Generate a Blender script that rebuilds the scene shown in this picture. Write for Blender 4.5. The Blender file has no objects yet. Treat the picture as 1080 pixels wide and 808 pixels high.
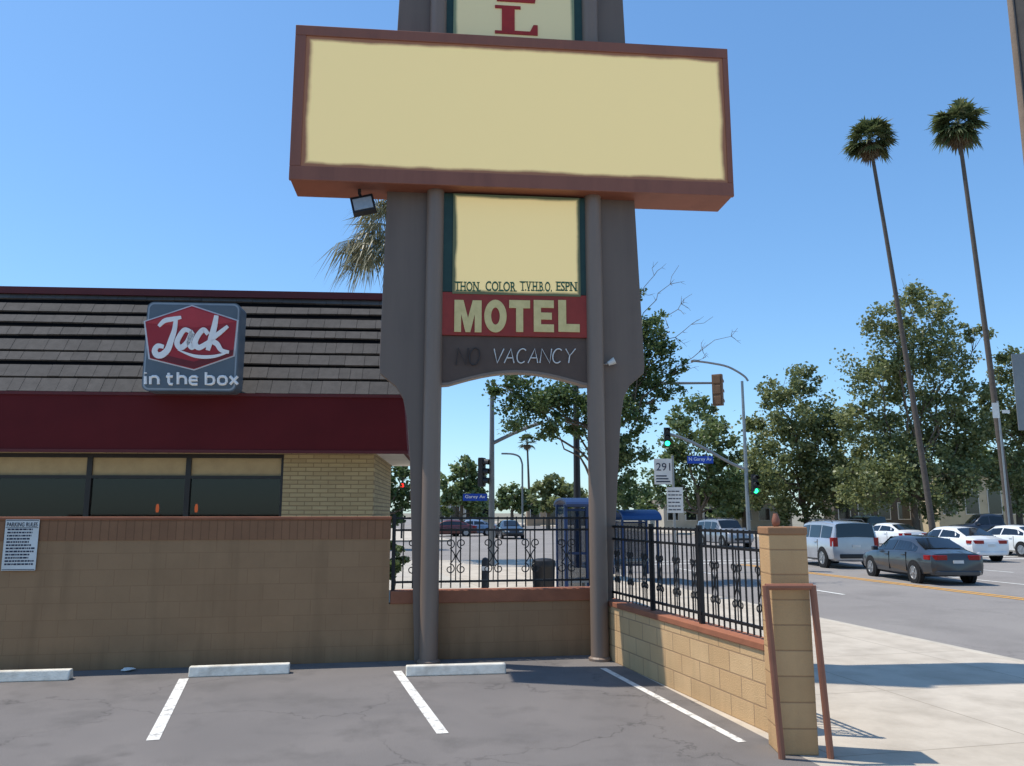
import bpy, bmesh, math, random
from mathutils import Vector, Matrix
R = math.radians
random.seed(11)
scene = bpy.context.scene
C = scene.collection
H = 1.9; F = 850.0; TH = math.atan(137/850.0)
ct, st = math.cos(TH), math.sin(TH)
# ---------- survey helpers: photo pixel -> metric position ----------
def ray(px, py):
    dx = px-540; dy = 404-py
    return Vector((dx, F*ct-dy*st, F*st+dy*ct))
def ground(px, py, z=0.0):
    d = ray(px, py); t = (z-H)/d.z
    return Vector((d.x*t, d.y*t, z))
def at(px, py, Y):
    d = ray(px, py); t = Y/d.y
    return Vector((d.x*t, Y, H+d.z*t))
SA = R(13)
def S(u, v, z=0.0):
    return Vector((u*math.cos(SA)-v*math.sin(SA), u*math.sin(SA)+v*math.cos(SA), z))
def toS(p):
    return (p.x*math.cos(SA)+p.y*math.sin(SA), -p.x*math.sin(SA)+p.y*math.cos(SA))
class Plane:
    def __init__(s, O, yaw):
        s.O = Vector((O[0], O[1], 0)); s.yaw = yaw
        s.e = Vector((math.cos(yaw), math.sin(yaw), 0)); s.n = Vector((math.sin(yaw), -math.cos(yaw), 0))
    def uv(s, px, py, off=0.0):
        d = ray(px, py); t = (s.n.dot(s.O)+off)/s.n.dot(d); P = d*t
        return ((P-s.O).dot(s.e), P.z+H)
# ---------- materials ----------
def lin(c):
    r = []
    for x in c[:3]:
        x = x/255.0
        r.append(x/12.92 if x <= .04045 else ((x+.055)/1.055)**2.4)
    return (r[0], r[1], r[2], 1)
def base_mat(name):
    m = bpy.data.materials.new(name); m.use_nodes = True
    nt = m.node_tree; b = nt.nodes['Principled BSDF']
    return m, nt, b
def N(nt, t, **kw):
    n = nt.nodes.new(t)
    for k, v in kw.items():
        if k in n.inputs: n.inputs[k].default_value = v
        else: setattr(n, k, v)
    return n
def mixc(nt, fac, a, b):
    n = nt.nodes.new('ShaderNodeMix'); n.data_type = 'RGBA'
    if isinstance(fac, float): n.inputs[0].default_value = fac
    else: nt.links.new(fac, n.inputs[0])
    for i, x in ((6, a), (7, b)):
        if isinstance(x, tuple): n.inputs[i].default_value = x
        else: nt.links.new(x, n.inputs[i])
    return n.outputs[2]
def ramp(nt, fac, p0, p1, c0=(0,0,0,1), c1=(1,1,1,1)):
    n = nt.nodes.new('ShaderNodeValToRGB'); nt.links.new(fac, n.inputs[0])
    n.color_ramp.elements[0].position = p0; n.color_ramp.elements[1].position = p1
    n.color_ramp.elements[0].color = c0; n.color_ramp.elements[1].color = c1
    return n.outputs[0]
def bump(nt, b, hgt, strength=.3, dist=.01):
    n = N(nt, 'ShaderNodeBump', Strength=strength, Distance=dist)
    nt.links.new(hgt, n.inputs['Height']); nt.links.new(n.outputs[0], b.inputs['Normal'])
def mat(name, c, c2=None, scale=4, rough=.7, metal=0, bm=0.0, bscale=60, spec=.4, dirt=0.35, island=0.0):
    m, nt, b = base_mat(name)
    c = lin(c); c2 = lin(c2) if c2 else (c[0]*.72, c[1]*.7, c[2]*.68, 1)
    tc = N(nt, 'ShaderNodeTexCoord')
    n1 = N(nt, 'ShaderNodeTexNoise', Scale=scale, Detail=7.0, Roughness=.62)
    nt.links.new(tc.outputs['Object'], n1.inputs['Vector'])
    f = ramp(nt, n1.outputs['Fac'], .38, .72)
    f2 = N(nt, 'ShaderNodeMath', operation='MULTIPLY'); nt.links.new(f, f2.inputs[0]); f2.inputs[1].default_value = dirt*2
    f2.use_clamp = True
    col = mixc(nt, f2.outputs[0], c, c2)
    if island:
        ge = N(nt, 'ShaderNodeNewGeometry')
        g_ = ramp(nt, ge.outputs['Random Per Island'], 0, 1, (1-island,1-island,1-island,1), (1+island,1+island*.95,1+island*.9,1))
        mm = nt.nodes.new('ShaderNodeMix'); mm.data_type = 'RGBA'; mm.blend_type = 'MULTIPLY'; mm.inputs[0].default_value = 1
        nt.links.new(col, mm.inputs[6]); nt.links.new(g_, mm.inputs[7]); col = mm.outputs[2]
    nt.links.new(col, b.inputs['Base Color'])
    b.inputs['Roughness'].default_value = rough; b.inputs['Metallic'].default_value = metal
    b.inputs['Specular IOR Level'].default_value = spec
    if bm:
        n2 = N(nt, 'ShaderNodeTexNoise', Scale=bscale, Detail=4.0)
        nt.links.new(tc.outputs['Object'], n2.inputs['Vector'])
        bump(nt, b, n2.outputs['Fac'], bm, .01)
    return m
def streaked(name, c, dark, sx=6.0, sz=.35, amt=.6, rough=.55):
    # painted metal with vertical weather streaks
    m, nt, b = base_mat(name)
    tc = N(nt, 'ShaderNodeTexCoord'); mp = N(nt, 'ShaderNodeMapping'); mp.inputs['Scale'].default_value = (sx, sx, sz); nt.links.new(tc.outputs['Object'], mp.inputs[0])
    n1 = N(nt, 'ShaderNodeTexNoise', Scale=1.0, Detail=8.0, Roughness=.65); nt.links.new(mp.outputs[0], n1.inputs['Vector'])
    n2 = N(nt, 'ShaderNodeTexNoise', Scale=1.5, Detail=6.0); nt.links.new(tc.outputs['Object'], n2.inputs['Vector'])
    mu = N(nt, 'ShaderNodeMath', operation='MULTIPLY'); nt.links.new(ramp(nt, n1.outputs['Fac'], .42, .75, (0,0,0,1), (amt,amt,amt,1)), mu.inputs[0]); nt.links.new(ramp(nt, n2.outputs['Fac'], .25, .6), mu.inputs[1])
    nt.links.new(mixc(nt, mu.outputs[0], lin(c), lin(dark)), b.inputs['Base Color']); b.inputs['Roughness'].default_value = rough
    return m
def emis(name, c, s, base=(20,20,20)):
    m, nt, b = base_mat(name)
    b.inputs['Base Color'].default_value = lin(base)
    b.inputs['Emission Color'].default_value = lin(c); b.inputs['Emission Strength'].default_value = s
    return m
def brick_mat(name, c1, c2, mortar, bw, bh, ms=.012, off=.5, rough=.85, axis='xz', dirtc=None, bstr=.5, vary=.5, streak=0.0, shift=0.0):
    m, nt, b = base_mat(name)
    tc = N(nt, 'ShaderNodeTexCoord'); sp = N(nt, 'ShaderNodeSeparateXYZ'); cb = N(nt, 'ShaderNodeCombineXYZ')
    nt.links.new(tc.outputs['Object'], sp.inputs[0])
    i = {'x': 0, 'y': 1, 'z': 2}
    sh = N(nt, 'ShaderNodeMath', operation='ADD'); nt.links.new(sp.outputs[i[axis[0]]], sh.inputs[0]); sh.inputs[1].default_value = shift
    nt.links.new(sh.outputs[0], cb.inputs[0]); nt.links.new(sp.outputs[i[axis[1]]], cb.inputs[1])
    br = N(nt, 'ShaderNodeTexBrick', Scale=1.0)
    br.offset = off
    br.inputs['Brick Width'].default_value = bw; br.inputs['Row Height'].default_value = bh
    br.inputs['Mortar Size'].default_value = ms; br.inputs['Mortar Smooth'].default_value = .3
    br.inputs['Color1'].default_value = lin(c1); br.inputs['Color2'].default_value = lin(c2); br.inputs['Mortar'].default_value = lin(mortar)
    nt.links.new(cb.outputs[0], br.inputs['Vector'])
    n1 = N(nt, 'ShaderNodeTexNoise', Scale=1.6, Detail=8.0, Roughness=.65); nt.links.new(tc.outputs['Object'], n1.inputs['Vector'])
    f = ramp(nt, n1.outputs['Fac'], .4, .75)
    fm = N(nt, 'ShaderNodeMath', operation='MULTIPLY'); nt.links.new(f, fm.inputs[0]); fm.inputs[1].default_value = vary
    d = lin(dirtc) if dirtc else tuple(x*.6 for x in lin(c1)[:3])+(1,)
    col = mixc(nt, fm.outputs[0], br.outputs['Color'], d)
    if streak:
        mp = N(nt, 'ShaderNodeMapping'); mp.inputs['Scale'].default_value = (5, 5, .5); nt.links.new(tc.outputs['Object'], mp.inputs[0])
        n3 = N(nt, 'ShaderNodeTexNoise', Scale=1.0, Detail=6.0); nt.links.new(mp.outputs[0], n3.inputs['Vector'])
        low = N(nt, 'ShaderNodeMapRange'); nt.links.new(sp.outputs[2], low.inputs[0]); low.inputs[1].default_value = .35; low.inputs[2].default_value = .0; low.inputs[3].default_value = .0; low.inputs[4].default_value = .35
        ad = N(nt, 'ShaderNodeMath', operation='ADD'); nt.links.new(n3.outputs['Fac'], ad.inputs[0]); nt.links.new(low.outputs[0], ad.inputs[1])
        col = mixc(nt, ramp(nt, ad.outputs[0], .52, .95, (0,0,0,1), (streak,streak,streak,1)), col, tuple(x*.45 for x in lin(c1)[:3])+(1,))
    nt.links.new(col, b.inputs['Base Color'])
    b.inputs['Roughness'].default_value = rough; b.inputs['Specular IOR Level'].default_value = .25
    n2 = N(nt, 'ShaderNodeTexNoise', Scale=70.0, Detail=5.0); nt.links.new(tc.outputs['Object'], n2.inputs['Vector'])
    a = N(nt, 'ShaderNodeMath', operation='MULTIPLY_ADD'); nt.links.new(br.outputs['Fac'], a.inputs[0]); a.inputs[1].default_value = -1.5
    nt.links.new(n2.outputs['Fac'], a.inputs[2])
    bump(nt, b, a.outputs[0], bstr, .012)
    return m
def asphalt_mat(name, c, stain, light, crack=.6, sc=1.0, rough=.9, oil=.3):
    m, nt, b = base_mat(name)
    tc = N(nt, 'ShaderNodeTexCoord')
    g = N(nt, 'ShaderNodeTexNoise', Scale=160.0, Detail=3.0); nt.links.new(tc.outputs['Object'], g.inputs['Vector'])
    l = N(nt, 'ShaderNodeTexNoise', Scale=.55*sc, Detail=8.0, Roughness=.6, Distortion=.6); nt.links.new(tc.outputs['Object'], l.inputs['Vector'])
    s = N(nt, 'ShaderNodeTexNoise', Scale=1.3*sc, Detail=7.0, Roughness=.65); nt.links.new(tc.outputs['Object'], s.inputs['Vector'])
    col = mixc(nt, ramp(nt, l.outputs['Fac'], .34, .68), lin(c), lin(light))
    col = mixc(nt, ramp(nt, s.outputs['Fac'], .5, .78), col, lin(stain))
    # oil drips
    o = N(nt, 'ShaderNodeTexVoronoi', Scale=1.1*sc); nt.links.new(tc.outputs['Object'], o.inputs['Vector'])
    ow = N(nt, 'ShaderNodeMath', operation='MULTIPLY_ADD'); nt.links.new(g.outputs['Fac'], ow.inputs[0]); ow.inputs[1].default_value = .1; nt.links.new(o.outputs['Distance'], ow.inputs[2])
    col = mixc(nt, ramp(nt, ow.outputs[0], .08, .15, (oil,oil,oil,1), (0,0,0,1)), col, tuple(x*.45 for x in lin(stain)[:3])+(1,))
    gm = ramp(nt, g.outputs['Fac'], .3, .7, (.62,.62,.62,1), (1.38,1.38,1.38,1))
    mm = nt.nodes.new('ShaderNodeMix'); mm.data_type = 'RGBA'; mm.blend_type = 'MULTIPLY'; mm.inputs[0].default_value = 1
    nt.links.new(col, mm.inputs[6]); nt.links.new(gm, mm.inputs[7]); col = mm.outputs[2]
    if crack:
        w = N(nt, 'ShaderNodeTexNoise', Scale=1.7, Detail=8.0, Roughness=.6); nt.links.new(tc.outputs['Object'], w.inputs['Vector'])
        va = N(nt, 'ShaderNodeVectorMath', operation='MULTIPLY_ADD'); nt.links.new(w.outputs['Color'], va.inputs[0]); va.inputs[1].default_value = (1.1,1.1,1.1)
        nt.links.new(tc.outputs['Object'], va.inputs[2])
        vo = N(nt, 'ShaderNodeTexVoronoi', Scale=.42*sc); vo.feature = 'DISTANCE_TO_EDGE'; nt.links.new(va.outputs[0], vo.inputs['Vector'])
        cf = ramp(nt, vo.outputs['Distance'], .0015, .006, (1,1,1,1), (0,0,0,1))
        gate = ramp(nt, l.outputs['Fac'], .45, .6, (crack,crack,crack,1), (.15,.15,.15,1))
        cm = N(nt, 'ShaderNodeMath', operation='MULTIPLY'); nt.links.new(cf, cm.inputs[0]); nt.links.new(gate, cm.inputs[1])
        col = mixc(nt, cm.outputs[0], col, tuple(x*.35 for x in lin(c)[:3])+(1,))
    nt.links.new(col, b.inputs['Base Color']); b.inputs['Roughness'].default_value = rough
    b.inputs['Specular IOR Level'].default_value = .25
    bump(nt, b, g.outputs['Fac'], .5, .008)
    return m
def paint_mat(name, c, under, wear=.5):
    m, nt, b = base_mat(name)
    tc = N(nt, 'ShaderNodeTexCoord')
    n = N(nt, 'ShaderNodeTexNoise', Scale=9.0, Detail=8.0, Roughness=.75); nt.links.new(tc.outputs['Object'], n.inputs['Vector'])
    nt.links.new(mixc(nt, ramp(nt, n.outputs['Fac'], wear, wear+.14), lin(c), lin(under)), b.inputs['Base Color'])
    b.inputs['Roughness'].default_value = .8
    return m
def leaf_mat(name, dark, mid, light, trans=.4):
    m, nt, b = base_mat(name)
    ge = N(nt, 'ShaderNodeNewGeometry')
    cr = nt.nodes.new('ShaderNodeValToRGB'); nt.links.new(ge.outputs['Random Per Island'], cr.inputs[0])
    cr.color_ramp.elements[0].color = lin(dark); cr.color_ramp.elements[1].color = lin(light)
    e = cr.color_ramp.elements.new(.5); e.color = lin(mid)
    tc = N(nt, 'ShaderNodeTexCoord'); n = N(nt, 'ShaderNodeTexNoise', Scale=.5, Detail=3.0); nt.links.new(tc.outputs['Object'], n.inputs['Vector'])
    col = mixc(nt, ramp(nt, n.outputs['Fac'], .4, .65), cr.outputs[0], lin(mid))
    d = N(nt, 'ShaderNodeBsdfDiffuse'); t = N(nt, 'ShaderNodeBsdfTranslucent'); gl = N(nt, 'ShaderNodeBsdfGlossy', Roughness=.45)
    nt.links.new(col, d.inputs[0]); nt.links.new(col, t.inputs[0])
    mx = N(nt, 'ShaderNodeMixShader'); mx.inputs[0].default_value = trans
    nt.links.new(d.outputs[0], mx.inputs[1]); nt.links.new(t.outputs[0], mx.inputs[2])
    m2 = N(nt, 'ShaderNodeMixShader'); m2.inputs[0].default_value = .04
    nt.links.new(mx.outputs[0], m2.inputs[1]); nt.links.new(gl.outputs[0], m2.inputs[2])
    nt.links.new(m2.outputs[0], nt.nodes['Material Output'].inputs[0])
    return m
def glass_mat(name, tint=(25,28,32), see=.55):
    m, nt, b = base_mat(name)
    b.inputs['Base Color'].default_value = lin(tint); b.inputs['Roughness'].default_value = .04
    b.inputs['Specular IOR Level'].default_value = .6
    tr = N(nt, 'ShaderNodeBsdfTransparent'); tr.inputs[0].default_value = (.75,.78,.8,1)
    mx = N(nt, 'ShaderNodeMixShader'); mx.inputs[0].default_value = see
    nt.links.new(b.outputs[0], mx.inputs[1]); nt.links.new(tr.outputs[0], mx.inputs[2])
    nt.links.new(mx.outputs[0], nt.nodes['Material Output'].inputs[0])
    return m
def car_paint(name, c, metal=.3):
    m, nt, b = base_mat(name)
    tc = N(nt, 'ShaderNodeTexCoord'); n = N(nt, 'ShaderNodeTexNoise', Scale=2.0, Detail=5.0); nt.links.new(tc.outputs['Object'], n.inputs['Vector'])
    l = lin(c)
    nt.links.new(mixc(nt, ramp(nt, n.outputs['Fac'], .4, .8), l, tuple(x*.82 for x in l[:3])+(1,)), b.inputs['Base Color'])
    b.inputs['Metallic'].default_value = metal; b.inputs['Roughness'].default_value = .32
    b.inputs['Coat Weight'].default_value = .7; b.inputs['Coat Roughness'].default_value = .05
    return m
# ---------- mesh builder ----------
class MB:
    def __init__(s): s.v = []; s.f = []
    def add(s, vs, fs, M=None):
        k = len(s.v)
        s.v += [tuple(M @ Vector(p)) if M else tuple(p) for p in vs]
        s.f += [tuple(i+k for i in f) for f in fs]; return s
    def box(s, x0, x1, y0, y1, z0, z1, M=None):
        return s.add([(x0,y0,z0),(x1,y0,z0),(x1,y1,z0),(x0,y1,z0),(x0,y0,z1),(x1,y0,z1),(x1,y1,z1),(x0,y1,z1)],
              [(0,3,2,1),(4,5,6,7),(0,1,5,4),(1,2,6,5),(2,3,7,6),(3,0,4,7)], M)
    def prism(s, poly, y0, y1, M=None):     # poly in (x,z)
        n = len(poly)
        vs = [(p[0], y0, p[1]) for p in poly]+[(p[0], y1, p[1]) for p in poly]
        fs = [tuple(range(n)), tuple(range(2*n-1, n-1, -1))]+[(i, i+n, (i+1)%n+n, (i+1)%n) for i in range(n)]
        return s.add(vs, fs, M)
    def prismz(s, poly, z0, z1, M=None):
        n = len(poly)
        vs = [(p[0], p[1], z0) for p in poly]+[(p[0], p[1], z1) for p in poly]
        fs = [tuple(range(n-1,-1,-1)), tuple(range(n, 2*n))]+[(i, (i+1)%n, (i+1)%n+n, i+n) for i in range(n)]
        return s.add(vs, fs, M)
    def prismx(s, poly, x0, x1, M=None):    # poly in (y,z)
        n = len(poly)
        vs = [(x0, p[0], p[1]) for p in poly]+[(x1, p[0], p[1]) for p in poly]
        fs = [tuple(range(n)), tuple(range(2*n-1, n-1, -1))]+[(i, i+n, (i+1)%n+n, (i+1)%n) for i in range(n)]
        return s.add(vs, fs, M)
    def poly(s, pts): return s.add(pts, [tuple(range(len(pts)))])
    def ring(s, cx, cz, ro, ri, y0, y1, sx=1.0, n=28, sxi=.82):
        vs = []; fs = []
        for i in range(n):
            a = 2*math.pi*i/n; c, d = math.cos(a), math.sin(a)
            vs += [(cx+ro*sx*c, y0, cz+ro*d), (cx+ri*sx*c*sxi, y0, cz+ri*d), (cx+ri*sx*c*sxi, y1, cz+ri*d), (cx+ro*sx*c, y1, cz+ro*d)]
        for i in range(n):
            a = 4*i; b = 4*((i+1)%n)
            for k in range(4): fs.append((a+k, b+k, b+(k+1)%4, a+(k+1)%4))
        return s.add(vs, fs)
    def tube(s, pts, r, n=8):
        pts = [Vector(p) for p in pts]; m = len(pts)
        rs = r if isinstance(r, (list, tuple)) else [r]*m
        vs = []; fs = []; up = None
        for i, p in enumerate(pts):
            t = (pts[min(i+1, m-1)]-pts[max(i-1, 0)])
            t = t.normalized() if t.length > 1e-9 else Vector((0,0,1))
            if up is None:
                up = Vector((1,0,0)) if abs(t.z) > .8 else Vector((0,0,1))
            a = (up-t*up.dot(t))
            a = a.normalized() if a.length > 1e-6 else Vector((0,1,0)); up = a; b = t.cross(a)
            for k in range(n):
                q = 2*math.pi*k/n; vs.append(p+a*(math.cos(q)*rs[i])+b*(math.sin(q)*rs[i]))
        for i in range(m-1):
            for k in range(n): fs.append((i*n+k, i*n+(k+1)%n, (i+1)*n+(k+1)%n, (i+1)*n+k))
        fs.append(tuple(range(n-1, -1, -1))); fs.append(tuple(range((m-1)*n, m*n)))
        return s.add(vs, fs)
    def lathe(s, prof, c=(0,0,0), n=16, M=None):
        vs = []; fs = []; m = len(prof)
        for r_, z in prof:
            for k in range(n):
                q = 2*math.pi*k/n; vs.append((c[0]+r_*math.cos(q), c[1]+r_*math.sin(q), c[2]+z))
        for i in range(m-1):
            for k in range(n): fs.append((i*n+k, i*n+(k+1)%n, (i+1)*n+(k+1)%n, (i+1)*n+k))
        fs.append(tuple(range(n-1,-1,-1))); fs.append(tuple(range((m-1)*n, m*n)))
        return s.add(vs, fs, M)
    def build(s, name, m, parent=None, smooth=False, bevel=0, ang=35):
        me = bpy.data.meshes.new(name); me.from_pydata(s.v, [], s.f); me.update()
        o = bpy.data.objects.new(name, me); C.objects.link(o)
        me.materials.append(m)
        if smooth:
            me.polygons.foreach_set('use_smooth', [True]*len(me.polygons)); me.set_sharp_from_angle(angle=R(ang))
        if parent: o.parent = parent
        if bevel:
            b = o.modifiers.new('bevel', 'BEVEL'); b.width = bevel; b.segments = 2; b.limit_method = 'ANGLE'; b.angle_limit = R(40)
        return o
def tag(o, label, cat, group=None):
    o['label'] = label; o['category'] = cat
    if group: o['group'] = group
    return o
def thing(name, label, cat, loc=(0,0,0), rz=0, group=None):
    o = bpy.data.objects.new(name, None); C.objects.link(o); o.empty_display_size = .2
    o.location = loc; o.rotation_euler = (0, 0, rz)
    return tag(o, label, cat, group)
def struct(mb, name, m, loc=(0,0,0), rz=0, bevel=0):
    o = mb.build(name, m, bevel=bevel); o.location = loc; o.rotation_euler = (0,0,rz); o['kind'] = 'structure'; return o
def text(name, string, m, parent, x, y, z, w, h, depth=.004, bold=0.0, serif=False):
    cu = bpy.data.curves.new('tmp', 'FONT'); cu.body = string; cu.size = 1; cu.extrude = .5; cu.offset = bold; cu.resolution_u = 3
    o = bpy.data.objects.new('tmp', cu); C.objects.link(o)
    bpy.context.view_layer.update()
    me = bpy.data.meshes.new_from_object(o.evaluated_get(bpy.context.evaluated_depsgraph_get()))
    bpy.data.objects.remove(o)
    xs = [v.co.x for v in me.vertices]; ys = [v.co.y for v in me.vertices]
    x0, x1, y0, y1 = min(xs), max(xs), min(ys), max(ys)
    for v in me.vertices:
        a, b, c = v.co
        v.co = Vector((x+(a-x0)/(x1-x0)*w, y-c*depth, z+(b-y0)/(y1-y0)*h))
    if serif:
        bm = bmesh.new(); bm.from_mesh(me)
        bmesh.ops.remove_doubles(bm, verts=bm.verts, dist=1e-5)
        seen = set(); bars = []
        for v in bm.verts:
            if v in seen: continue
            st_ = [v]; isl = []
            seen.add(v)
            while st_:
                q = st_.pop(); isl.append(q)
                for e in q.link_edges:
                    k = e.other_vert(q)
                    if k not in seen: seen.add(k); st_.append(k)
            zl = min(q.co.z for q in isl); zh = max(q.co.z for q in isl)
            if zh-zl < h*.5: continue
            for sgn in (1, -1):
                ed = zl if sgn > 0 else zh
                low = sorted(q.co.x for q in isl if abs(q.co.z-ed) < h*.03)
                cl = [[low[0]]]
                for q in low[1:]:
                    if q-cl[-1][-1] > h*.22: cl.append([q])
                    else: cl[-1].append(q)
                for c_ in cl:
                    if c_[-1]-c_[0] < h*.34: bars.append((c_[0]-h*.10, c_[-1]+h*.10, ed, sgn))
        for a, b, zz, sgn in bars:
            vs = [bm.verts.new(p) for p in ((a,y-depth*.55,zz),(b,y-depth*.55,zz),(b,y-depth*.55,zz+sgn*h*.11),(a,y-depth*.55,zz+sgn*h*.11))]
            bm.faces.new(vs)
        bm.to_mesh(me); bm.free()
    me.name = name; me.materials.clear(); me.materials.append(m)
    q = bpy.data.objects.new(name, me); C.objects.link(q)
    if parent: q.parent = parent
    return q
def catmull(pts, k=6):
    out = []; n = len(pts)
    for i in range(n-1):
        p0 = pts[max(i-1,0)]; p1 = pts[i]; p2 = pts[i+1]; p3 = pts[min(i+2,n-1)]
        for j in range(k):
            t = j/k
            out.append(tuple(.5*((2*p1[d])+(-p0[d]+p2[d])*t+(2*p0[d]-5*p1[d]+4*p2[d]-p3[d])*t*t+(-p0[d]+3*p1[d]-3*p2[d]+p3[d])*t**3) for d in range(len(p1))))
    out.append(tuple(pts[-1])); return out

# ---------- material library ----------
m_taupe = streaked('taupe_paint', (116,99,87), (90,75,66), 5, .3, .5, .6)
m_pipe = streaked('taupe_pipe_paint', (130,111,97), (104,88,77), 7, .3, .5, .5)
m_rust = streaked('rust_brown_paint', (146,88,66), (110,64,49), 4, .6, .6, .55)
m_green = mat('dark_green_paint', (40,68,60), (28,50,45), 4, .5)
m_redbd = mat('faded_red_paint', (158,56,46), (132,48,40), 5, .6)
m_redlt = mat('sign_red', (178,46,34), (150,38,30), 5, .5)
m_creaml = mat('gold_cream_letter', (230,206,142), (206,182,120), 9, .6)
m_dgreen_l = mat('green_letter', (42,98,72), None, 6, .6)
m_darkbrown = mat('dark_brown_panel', (96,78,68), (80,64,55), 3, .7)
m_neon = mat('unlit_neon_tube', (230,226,220), (205,201,196), 8, .25)
m_neond = mat('dirty_neon_tube', (64,54,50), None, 8, .4)
m_black = mat('black_iron', (26,26,28), (44,42,42), 8, .5)
m_dark = mat('dark_plastic', (38,38,40), None, 6, .5)
m_steel = mat('galvanised_steel', (150,152,152), (125,126,126), 3, .45, .6)
m_pole = mat('grey_pole_paint', (120,122,122), (100,102,102), 2, .5, .2)
m_white = mat('white_paint', (222,220,214), (196,192,184), 3, .6)
m_conc = mat('wheel_stop_concrete', (226,220,206), (170,160,144), 7, .85, bm=.3)
m_terra = mat('terracotta_paint', (150,98,76), (124,80,62), 4, .6, bm=.15)
m_capm = mat('terracotta_cap', (162,102,74), (130,82,60), 3, .85, bm=.3)
m_pcap = mat('pillar_cap_tan', (160,118,84), (136,96,68), 5, .85, bm=.3)
def sign_face(name, c, edge, bx, bz, wob=.05, glow=.0):
    # faded acrylic: cream middle, ragged discoloured border; added emission brightens it in shade
    m, nt, b = base_mat(name)
    tc = N(nt, 'ShaderNodeTexCoord'); sp = N(nt, 'ShaderNodeSeparateXYZ'); nt.links.new(tc.outputs['Generated'], sp.inputs[0])
    n = N(nt, 'ShaderNodeTexNoise', Scale=1.3, Detail=6.0, Roughness=.55); nt.links.new(tc.outputs['Object'], n.inputs['Vector'])
    def edgef(out, w):
        a = N(nt, 'ShaderNodeMath', operation='SUBTRACT'); nt.links.new(out, a.inputs[0]); a.inputs[1].default_value = .5
        ab = N(nt, 'ShaderNodeMath', operation='ABSOLUTE'); nt.links.new(a.outputs[0], ab.inputs[0])
        s_ = N(nt, 'ShaderNodeMath', operation='MULTIPLY_ADD'); nt.links.new(n.outputs['Fac'], s_.inputs[0]); s_.inputs[1].default_value = w*1.4; nt.links.new(ab.outputs[0], s_.inputs[2])
        return ramp(nt, s_.outputs[0], .5-w*.45, .5+w*.25)
    mx = N(nt, 'ShaderNodeMath', operation='MAXIMUM'); nt.links.new(edgef(sp.outputs[0], bx), mx.inputs[0]); nt.links.new(edgef(sp.outputs[2], bz), mx.inputs[1])
    col = mixc(nt, mx.outputs[0], lin(c), lin(edge))
    nt.links.new(col, b.inputs['Base Color']); b.inputs['Roughness'].default_value = .6
    nt.links.new(col, b.inputs['Emission Color']); b.inputs['Emission Strength'].default_value = glow  # added emission lifts the shaded panel, no lamp behind it
    return m
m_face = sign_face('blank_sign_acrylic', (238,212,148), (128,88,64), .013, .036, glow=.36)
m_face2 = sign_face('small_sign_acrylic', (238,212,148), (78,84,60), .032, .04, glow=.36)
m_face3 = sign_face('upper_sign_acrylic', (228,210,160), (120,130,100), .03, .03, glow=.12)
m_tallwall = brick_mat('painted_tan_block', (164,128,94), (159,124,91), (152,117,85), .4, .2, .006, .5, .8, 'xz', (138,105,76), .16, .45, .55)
m_band = brick_mat('soldier_course', (152,109,79), (144,103,75), (122,85,61), .1, .6, .006, 0, .85, 'xz', None, .3)
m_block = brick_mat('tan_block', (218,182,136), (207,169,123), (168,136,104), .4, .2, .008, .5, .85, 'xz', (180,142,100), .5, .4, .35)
m_pillar = brick_mat('pillar_block', (208,168,122), (198,158,112), (168,132,96), .8, .2, .007, 0, .85, 'xz', (166,126,88), .4, .4, .35, .4)
m_cbrick = brick_mat('cream_rough_brick', (182,164,124), (166,148,111), (140,122,93), .3, .085, .010, .5, .9, 'xz', (150,132,98), .7, .4)
m_lot = asphalt_mat('parking_asphalt', (113,108,105), (97,93,90), (124,118,114), .6, 1.0, .92, .25)
m_lot2 = asphalt_mat('pale_asphalt', (178,170,158), (160,153,143), (190,182,168), .2)
m_road = asphalt_mat('road_asphalt', (136,130,125), (121,116,111), (146,140,134), .25, .4, .9, .15)
m_side = brick_mat('pavement_concrete', (198,187,171), (191,179,162), (156,145,130), 2.0, 2.0, .010, 0, .9, 'xy', (158,147,132), .25, .8)
m_kerb = mat('kerb_concrete', (194,184,168), (158,149,134), 2, .9, bm=.2)
m_earth = mat('dry_ground', (140,132,114), (112,108,92), .05, .95)
m_line = paint_mat('worn_white_line', (224,220,212), (124,119,115), .51)
m_road_w = paint_mat('road_white_line', (222,220,212), (142,137,130), .56)
m_yell = paint_mat('road_yellow_line', (222,160,50), (142,135,120), .56)
m_awn = mat('dark_maroon_awning', (92,28,30), (81,24,26), 1.2, .8, spec=.2)
m_redtrim = mat('dark_red_trim', (90,30,32), None, 2, .6)
m_frame = mat('dark_window_frame', (40,36,34), None, 4, .4)
m_glass = glass_mat('restaurant_glass', (8,9,10), .35)
m_blind = mat('tan_blind', (176,156,118), (158,138,104), 5, .8)
m_inter = mat('dim_interior', (22,18,16), (13,11,10), 1.2, .95, spec=.1)
m_soffit = mat('pale_soffit', (214,208,198), (190,184,172), 2, .8)
m_carglass = mat('car_glass', (22,26,30), (14,16,20), 2, .06, spec=.8)
m_tyre = mat('tyre_rubber', (26,26,27), None, 8, .85)
m_rim = mat('alloy_rim', (170,172,175), (120,120,122), 9, .35, .7)
m_tail = mat('tail_lamp_red', (150,16,18), (110,10,12), 6, .2)
m_head = mat('head_lamp', (215,218,222), (170,174,178), 6, .1)
m_bark = mat('grey_bark', (112,98,84), (72,62,54), 6, .95, bm=.4, bscale=20)
m_palmbark = mat('palm_bark', (96,86,78), (70,63,58), 6, .95, bm=.4, bscale=20)
m_leafd = leaf_mat('dark_leaves', (56,76,40), (86,106,60), (124,140,88))
m_leafm = leaf_mat('olive_leaves', (88,98,60), (122,130,82), (162,164,112), .48)
m_leafg = leaf_mat('green_leaves', (72,90,52), (104,120,72), (142,152,98), .45)
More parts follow.
